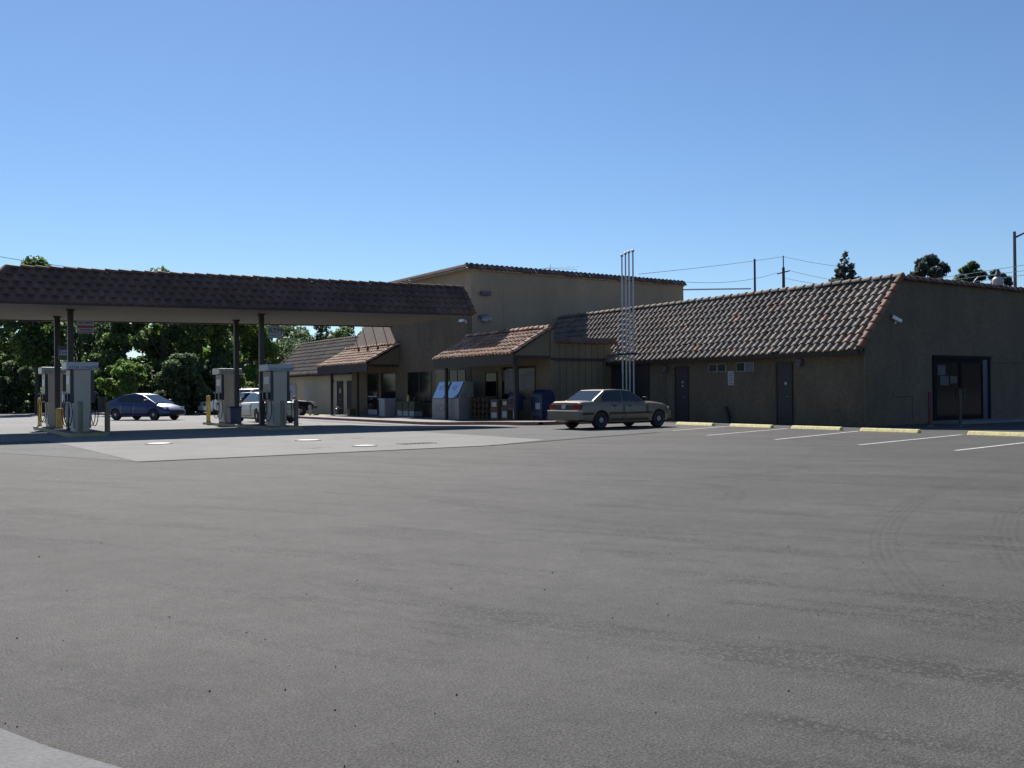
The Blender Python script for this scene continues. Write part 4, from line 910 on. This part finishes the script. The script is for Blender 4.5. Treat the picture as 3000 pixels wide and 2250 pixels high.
make_car('dark_suv',(-7.2,38.3,gz(-7,38.3)),R(2),'dark navy off-roader parked nose-in at the left wing wall','car',[(a,b,c,d*.93,f*.93) for a,b,c,d,f in suv],([(.95,1.05),(.45,1.52),(-.6,1.60),(-2.1,1.56),(-2.34,1.05)],.82,.66),(-1.45,1.45),.38,M['darkcar'],windows=([(.8,1.1),(.42,1.45),(-.15,1.49),(-.15,1.1)],[(-.22,1.1),(-.22,1.49),(-1.1,1.49),(-1.1,1.1)],[(-1.2,1.1),(-1.2,1.48),(-2.0,1.45),(-2.1,1.1)]),doors=((-1.15,-.2,.5,.98),(-.12,.9,.5,.96)),opts=dopts)
# ------------------------------------------------------------------ trees
def leaf_cloud(name,mt,blobs,nleaf,size,parent,seed,flat=.0):
    """Crown of separate leaf sprays: small bent quads scattered over overlapping clumps, each clump with its own tone."""
    rg=np.random.default_rng(seed); B=np.array(blobs); wts=B[:,3]**2; wts/=wts.sum()
    idx=rg.choice(len(B),nleaf,p=wts); d=rg.normal(size=(nleaf,3)); d/=np.linalg.norm(d,axis=1)[:,None]
    rad=B[idx,3]*(rg.uniform(.35,1.12,nleaf)**.55); sq=B[idx,4]
    c=B[idx,:3]+d*rad[:,None]*np.stack([np.ones(nleaf),np.ones(nleaf),sq],1)
    nrm_=d*.5+rg.normal(size=(nleaf,3))*.7+np.array([0,0,.45]); nrm_/=np.linalg.norm(nrm_,axis=1)[:,None]
    a=np.cross(nrm_,rg.normal(size=(nleaf,3))); a/=np.linalg.norm(a,axis=1)[:,None]; b=np.cross(nrm_,a)
    s=size*rg.uniform(.55,1.35,nleaf)[:,None]
    tip=nrm_*s*.25
    v=np.stack([c-a*s,c+b*s*.55+tip*.3,c+a*s-tip,c-b*s*.55+tip*.3],1).reshape(-1,3)
    me=bpy.data.meshes.new(name); me.vertices.add(nleaf*4); me.vertices.foreach_set('co',v.astype(np.float32).ravel())
    me.loops.add(nleaf*4); me.loops.foreach_set('vertex_index',np.arange(nleaf*4,dtype=np.int32))
    me.polygons.add(nleaf); me.polygons.foreach_set('loop_start',np.arange(0,nleaf*4,4,dtype=np.int32)); 
    me.update(calc_edges=True)
    tone=rg.uniform(.0,1.,len(B)); t=np.clip(.55*tone[idx]+.45*rg.uniform(0,1,nleaf),0,1)
    at=me.attributes.new('tile','FLOAT','FACE'); at.data.foreach_set('value',t.astype(np.float32))
    return link(me,name,mt,parent)
def tree(name,loc,h,r,label,leaf,seed,nleaf=15000,size=.165,z0=.28,nb=26,trunk=.16,cat='tree',grp=None,lean=0.,squash=.8,limbs=6):
    rr=random.Random(seed); e=empty(name,loc,rr.uniform(0,6),label,cat,grp)
    B=[]
    for i in range(nb):
        u=rr.random(); z=h*(z0+(1-z0)*u*.93); w=math.sin(math.pi*min(1,.12+.86*u))**.7
        a=rr.uniform(0,2*math.pi); q=r*w*math.sqrt(rr.uniform(.05,1))*.85; B.append((q*math.cos(a)+lean*u,q*math.sin(a),z,rr.uniform(.20,.42)*r*(1-.35*u),squash))
    tm=MB(); top=h*.78; tm.tube([(0,0,-.2),(rr.uniform(-.1,.1),rr.uniform(-.1,.1),h*.3),(lean*.4+rr.uniform(-.25,.25),rr.uniform(-.25,.25),h*.55),(lean*.7,rr.uniform(-.3,.3),top)],[trunk,trunk*.8,trunk*.5,trunk*.12],8)
    for i in range(limbs):
        b=B[rr.randrange(len(B))]; zb=min(h*(.22+.4*i/max(1,limbs)),b[2]*.85)
        tm.tube([(0,0,zb),(b[0]*.5,b[1]*.5,zb+(b[2]-zb)*.55),(b[0],b[1],b[2])],[trunk*.42,trunk*.28,trunk*.08],6)
    tm.build('trunk',M['trunk'],e,smooth=60)
    leaf_cloud('crown',M[leaf],B,nleaf,size,e,seed); return e
def conifer(loc,h,r,label,seed,z0=.1,n=5000):
    rr=random.Random(seed); e=empty('conifer',loc,0,label,'tree'); B=[]
    for i in range(64):
        u=(i+.5)/64; z=h*(z0+(1-z0)*u); w=(1-u)*r*rr.uniform(.8,1.15); a=i*2.4
        B.append((w*.62*math.cos(a),w*.62*math.sin(a),z-.10*w,max(.20,w*.36),.6))
    MB().tube([(0,0,-.2),(0,0,h*.5),(0,0,h*.97)],[.28,.18,.03],8).build('trunk',M['trunk'],e,smooth=60)
    leaf_cloud('crown',M['leaf_conifer'],B,n,.26,e,seed); return e
def at(s,t): return (s,t,gz(s,t)-.05)
TG='trees beyond the lot behind the fuel canopy'
tree('broadleaf_tree',at(-18.4,76.9),6.4,3.6,'low bright green tree at the left edge under the canopy','leaf_bright',1,10150,0.160,grp=TG)
tree('broadleaf_tree',at(-18.2,61.1),12.2,3.4,'tall open tree whose top pokes above the canopy at far left','leaf_green',2,12350,0.189,z0=.36,nb=30,trunk=.22,grp=TG)
tree('broadleaf_tree',at(-14.2,68.1),10.2,4.0,'dark full tree behind the left pump columns','leaf_dark',3,6000,grp=TG)
tree('broadleaf_tree',at(-8.5,61.9),12.3,4.4,'largest green tree, rounded top showing above the canopy','leaf_green',4,18050,0.210,z0=.12,nb=40,trunk=.28,grp=TG)
tree('broadleaf_tree',at(-7.0,56.0),8.8,3.5,'dense bright tree between the blue hatchback and the right pumps','leaf_green',5,13300,0.189,z0=.12,nb=32,grp=TG)
tree('broadleaf_tree',at(-.8,66.3),9.6,4.2,'yellow-green tree seen between the two right canopy columns','leaf_bright',6,14250,0.203,z0=.10,nb=32,grp=TG)
tree('broadleaf_tree',at(3.2,68.5),9.2,4.0,'dark tree just left of the left wing roof','leaf_dark',7,6500,grp=TG,z0=.12)
tree('broadleaf_tree',at(8.6,76.2),9.4,3.9,'loose tree above the left wing roof with sky showing through','leaf_dark',8,6840,0.189,z0=.3,grp=TG)
tree('broadleaf_tree',at(13.8,74.3),9.3,3.6,'green tree above the right end of the left wing roof','leaf_green',9,7220,0.189,z0=.3,grp=TG)
tree('broadleaf_tree',at(6.7,73.),7.4,3.6,'low dark tree tucked behind the left wing gable','leaf_dark',10,5000,grp=TG)
tree('broadleaf_tree',at(-8.3,82.1),11.0,4.6,'big dark tree at the back, left of the largest tree','leaf_dark',11,13300,0.231,z0=.1,nb=32,grp=TG)
tree('broadleaf_tree',at(-2.1,78.0),11.2,4.8,'big dark tree at the back, right of the largest tree','leaf_dark',12,14250,0.231,z0=.08,nb=34,grp=TG)
tree('broadleaf_tree',at(-13.2,85.),10.6,4.8,'big dark tree at the back behind the left pumps','leaf_dark',13,13300,0.231,z0=.08,nb=32,grp=TG)
tree('broadleaf_tree',at(4.6,84.),9.6,4.6,'dark back-row tree behind the sign with big letters','leaf_dark',14,12350,0.231,z0=.08,nb=30,grp=TG)
tree('broadleaf_tree',at(-11.6,70.5),8.6,3.4,'mid green tree between the left pumps and the largest tree','leaf_green',16,13050,0.160,z0=.08,nb=28,grp=TG)
tree('broadleaf_tree',at(-12.5,58.),7.6,2.5,'slim green tree rising behind the bright feathery shrub','leaf_green',17,9000,.17,z0=.1,nb=26,grp=TG)
tree('broadleaf_tree',at(11.4,75.2),9.2,3.4,'thin dark tree in the middle of the gap above the left wing roof','leaf_dark',18,6000,.17,z0=.25,nb=20,grp=TG)
tree('broadleaf_tree',at(-21.5,81.),8.8,4.2,'dark back-row tree at the far left edge','leaf_dark',15,7980,0.231,z0=.38,nb=18,grp=TG)
BG='shrubs along the back of the lot'
tree('shrub',at(-14.6,47.2),4.1,1.75,'bright feathery shrub with reddish tips left of the blue hatchback','leaf_bright',51,10640,0.112,z0=.08,nb=26,trunk=.06,cat='shrub',grp=BG)
tree('shrub',at(-11.9,51.2),3.7,2.3,'dark shrub behind the blue hatchback roof','leaf_dark',22,6840,0.154,z0=.06,nb=20,trunk=.07,cat='shrub',grp=BG)
tree('shrub',at(-9.6,50.0),4.6,2.5,'dark shrub left of the white sedan','leaf_dark',23,7980,0.154,z0=.05,nb=22,trunk=.07,cat='shrub',grp=BG)
tree('shrub',at(-6.2,54.4),4.4,2.4,'dark shrub behind the white sedan','leaf_dark',24,7980,0.154,z0=.05,nb=22,trunk=.07,cat='shrub',grp=BG)
tree('shrub',at(-1.5,56.),3.6,2.2,'green shrub behind the white sport utility vehicle','leaf_green',25,7220,0.154,z0=.05,nb=22,trunk=.07,cat='shrub',grp=BG)
tree('shrub',at(-18.6,66.),4.4,2.6,'brownish green shrub left of the left pumps','leaf_dark',26,7980,0.168,z0=.05,nb=22,trunk=.07,cat='shrub',grp=BG)
tree('shrub',at(-16.4,70.),4.8,2.6,'dark shrub directly behind the left back pump','leaf_dark',27,7980,0.168,z0=.05,nb=22,trunk=.07,cat='shrub',grp=BG)
tree('shrub',at(-21.4,70.),4.0,2.4,'green shrub at the very left edge of the lot','leaf_green',28,7220,0.168,z0=.05,nb=22,trunk=.07,cat='shrub',grp=BG)
conifer((75.4,56.2,0),19.3,5.6,'dark pointed conifer rising behind the right wing roof',31,z0=.5,n=15000)
tree('pine_tree',(56.4,32.8,0),14.1,2.3,'larger of the two rounded dark trees behind the right gable','leaf_conifer',32,9500,.20,z0=.74,nb=24,trunk=.2,squash=.9)
tree('pine_tree',(64.4,33.2,0),14.2,2.15,'smaller of the two rounded dark trees behind the right gable','leaf_dark',33,9000,.20,z0=.72,nb=24,trunk=.2,lean=-.3)
tree('pine_tree',(66.2,31.2,0),13.3,1.7,'low dark tree top peeping over the parapet beside the rounded pair','leaf_conifer',36,3000,.20,z0=.75,nb=14,trunk=.2)
tree('far_tree',(134,38.,0),18.6,7.,'bluish distant tree mass at the far right edge behind the street light','leaf_conifer',34,7000,.4,z0=.3,nb=30,trunk=.4)
# ------------------------------------------------------------------ poles, wires, street light
def pole(name,loc,h,r,label,arm=None):
    e=empty(name,loc,0,label,'utility pole'); MB().tube([(0,0,0),(0,0,h*.6),(0,0,h)],[r*1.25,r,r*.8],10).build('post',M['pole_wood'],e,smooth=50); return e
pole('utility_pole',(30.75,31.95,0),11.95,.10,'plain thin pole rising behind the right wing roof')
u=pole('utility_pole',(60.7,54.0,0),15.9,.20,'wooden utility pole with a crossarm and top pin behind the right wing roof')
MB().tube([(0,0,15.9),(0,0,17.3)],.07,8).build('pin',M['pole_grey'],u)
d=Vector((.83,-.55,0))*.5+Vector((.3,.3,0)); d=Vector((1.05,-.35,0))
MB().prism([tuple(-d*.72+Vector((0,-.06,15.05))),tuple(d*.72+Vector((0,-.06,15.45))),tuple(d*.72+Vector((0,.06,15.45))),tuple(-d*.72+Vector((0,.06,15.05)))],(0,0,.14)).build('crossarm',M['pole_wood'],u)
st=empty('street_light',(33.25,12.3,0),0,'tall dark grey street light with an arm reaching out of the frame','street light')
MB().tube([(0,0,0),(0,0,6),(0,0,11.45)],[.13,.11,.09],12).build('post',M['pole_grey'],st,smooth=50)
MB().tube([(.0,0,11.05),(.9,-.55,11.55),(2.0,-1.2,11.75)],[.07,.05,.04],8).build('arm',M['pole_grey'],st,smooth=60)
MB().box(1.95,2.6,-1.75,-1.1,11.68,11.86).build('lamp_head',M['pole_grey'],st,bevel=.04)
def wire(pts,label,mt='wire',r=.02,sag=.35,grp='overhead power lines'):
    m=MB()
    for a,b in zip(pts[:-1],pts[1:]):
        a=Vector(a);b=Vector(b); q=[]
        for i in range(13):
            f=i/12; p=a.lerp(b,f); p.z-=sag*4*f*(1-f); q.append(p)
        m.tube(q,r,5)
    tag(m.build('power_line',M[mt]),label,'power line',grp)
wire([(-40,25,7.8),(22.9,37.2,10.8),(60.7,54.0,17.19),(58.4,43.5,14.5),(55.9,33.2,12.2),(53,22,10)][1:4],'thin top wire running to the pin of the crossarm pole',r=.018,sag=.1)
wire([(29.2,39.0,10.75),(59.95,54.25,15.25)],'thin wire from behind the hall to the left end of the crossarm',r=.018,sag=.5)
wire([(61.4,53.7,15.55),(62.3,47.,13.6),(63.,38.,12.2)],'thin wire falling right from the raised end of the crossarm',r=.018,sag=.1)
wire([(60.9,53.9,14.6),(61.5,47.,13.0),(62.,38.,11.6)],'lowest thin wire falling right from the crossarm pole',r=.018,sag=.1)
for i,(a,b,l) in enumerate((((19.71,9.32,7.25),(23.56,6.75,7.92),'topmost of the three bright wires behind the yard lamp'),((20.33,8.91,7.16),(23.56,6.75,7.62),'middle one of the three bright wires behind the yard lamp'),((21.1,8.4,7.02),(23.56,6.75,7.38),'lowest of the three bright wires behind the yard lamp'))):
    a=Vector(a);b=Vector(b); wire([a-(b-a)*.8,b+(b-a)*1.5],l,'wire_light',.014,.0)
wire([(50,75.0,14.55),(65.2,63.06,14.5)],'thick bright cable just above the right wing ridge','wire_light',.10,.0)
wire([(-24,61.5,12.5),(-20.8,60.33,11.9),(-12.,55.,10.5)],'thin wire sloping down to the canopy at the far left',r=.02,sag=.1)
# fence, table, far kerb at the back of the lot
fn=empty('wooden_fence',(-13.2,64.5,gz(-13,64.5)),R(-10),'weathered low plank fence behind the blue hatchback','fence')
b=MB()
for k in range(40): b.box(k*.2,k*.2+.17,0,.03,.1,1.25+random.uniform(-.05,.05))
b.build('planks',M['fence_wood'],fn)
for k in range(5): MB().box(k*2-.06,k*2+.06,.03,.15,0,1.4).build('post',M['fence_wood'],fn)
tbx=empty('picnic_table',(-17.9,46.,gz(-17.9,46.)),R(-33),'grey table with pale legs standing behind the left front pump','table')
MB().box(-.85,.85,-.4,.4,.72,1.05).build('top',M['galvdark'],tbx,bevel=.02)
for sx in (-.55,.55):
    for sy in (-.25,.25): MB().box(sx-.06,sx+.06,sy-.06,sy+.06,0,.72).build('leg',M['offwhite'],tbx)
# loose grit lying on the near asphalt
gm=MB(); rr=random.Random(5)
for i in range(110):
    dd=rr.uniform(2.2,9.5); a=rr.uniform(-.58,.58); yw=R(33.7)+math.atan(a); p=Vector((-27.3+dd*math.sin(yw)*1.1,-19.36+dd*math.cos(yw)*1.1)); r=rr.uniform(.003,.007)*(1.3 if rr.random()<.1 else 1)
    n=len(gm.v); 
    for k,(x,y,z) in enumerate(((1,0,0),(-.5,.8,0),(-.6,-.7,0),(0,0,1.2),(.3,.2,.9))): gm.v.append((p.x+x*r*rr.uniform(.6,1.3),p.y+y*r*rr.uniform(.6,1.3),z*r+.001))
    gm.f+=[(n,n+1,n+3),(n+1,n+2,n+3),(n+2,n,n+4),(n,n+3,n+4),(n+2,n+4,n+3)]
tag(gm.build('gravel',M['black']),kind='stuff')
# ------------------------------------------------------------------ light, sky, camera
sun_v=Vector((.24,1,.97)).normalized()
sl2=bpy.data.lights.new('sun','SUN'); sl2.energy=SUN_E; sl2.angle=R(.53); sl2.color=(1,.955,.89); so=bpy.data.objects.new('sun',sl2); C.objects.link(so); so.rotation_euler=sun_v.to_track_quat('Z','Y').to_euler()
w=bpy.data.worlds.new('World'); S.world=w; w.use_nodes=True; nt=w.node_tree; bg=nt.nodes['Background']
sk=nt.nodes.new('ShaderNodeTexSky'); sk.sky_type='NISHITA'; sk.sun_disc=False; sk.sun_elevation=math.asin(sun_v.z); sk.sun_rotation=math.atan2(sun_v.x,sun_v.y); sk.altitude=SKY[0]; sk.air_density=SKY[1]; sk.dust_density=SKY[2]; sk.ozone_density=SKY[3]
nt.links.new(sk.outputs[0],bg.inputs[0]); bg.inputs[1].default_value=SKY[4]
cd=bpy.data.cameras.new('camera'); cam=bpy.data.objects.new('camera',cd); C.objects.link(cam); S.camera=cam
cd.sensor_width=36; cd.lens=36*2700/3000; cd.clip_end=4000; cd.clip_start=.1
yw=R(33.7); pt=math.atan(25/2700); rl=math.atan(.0086)
fw=Vector((math.sin(yw),math.cos(yw),0)); rt=Vector((math.cos(yw),-math.sin(yw),0)); up=Vector((0,0,1))
f2=fw*math.cos(pt)+up*math.sin(pt); u2=up*math.cos(pt)-fw*math.sin(pt); r3=rt*math.cos(rl)-u2*math.sin(rl); u3=u2*math.cos(rl)+rt*math.sin(rl)
cam.matrix_world=Matrix(((r3.x,u3.x,-f2.x,-27.3),(r3.y,u3.y,-f2.y,-19.36),(r3.z,u3.z,-f2.z,1.25),(0,0,0,1)))
S.view_settings.view_transform='Standard'; S.view_settings.look='None'; S.view_settings.exposure=EXPO; S.view_settings.gamma=1
S.cycles.use_denoising=True; S.cycles.max_bounces=10; S.cycles.diffuse_bounces=6; S.cycles.transparent_max_bounces=8
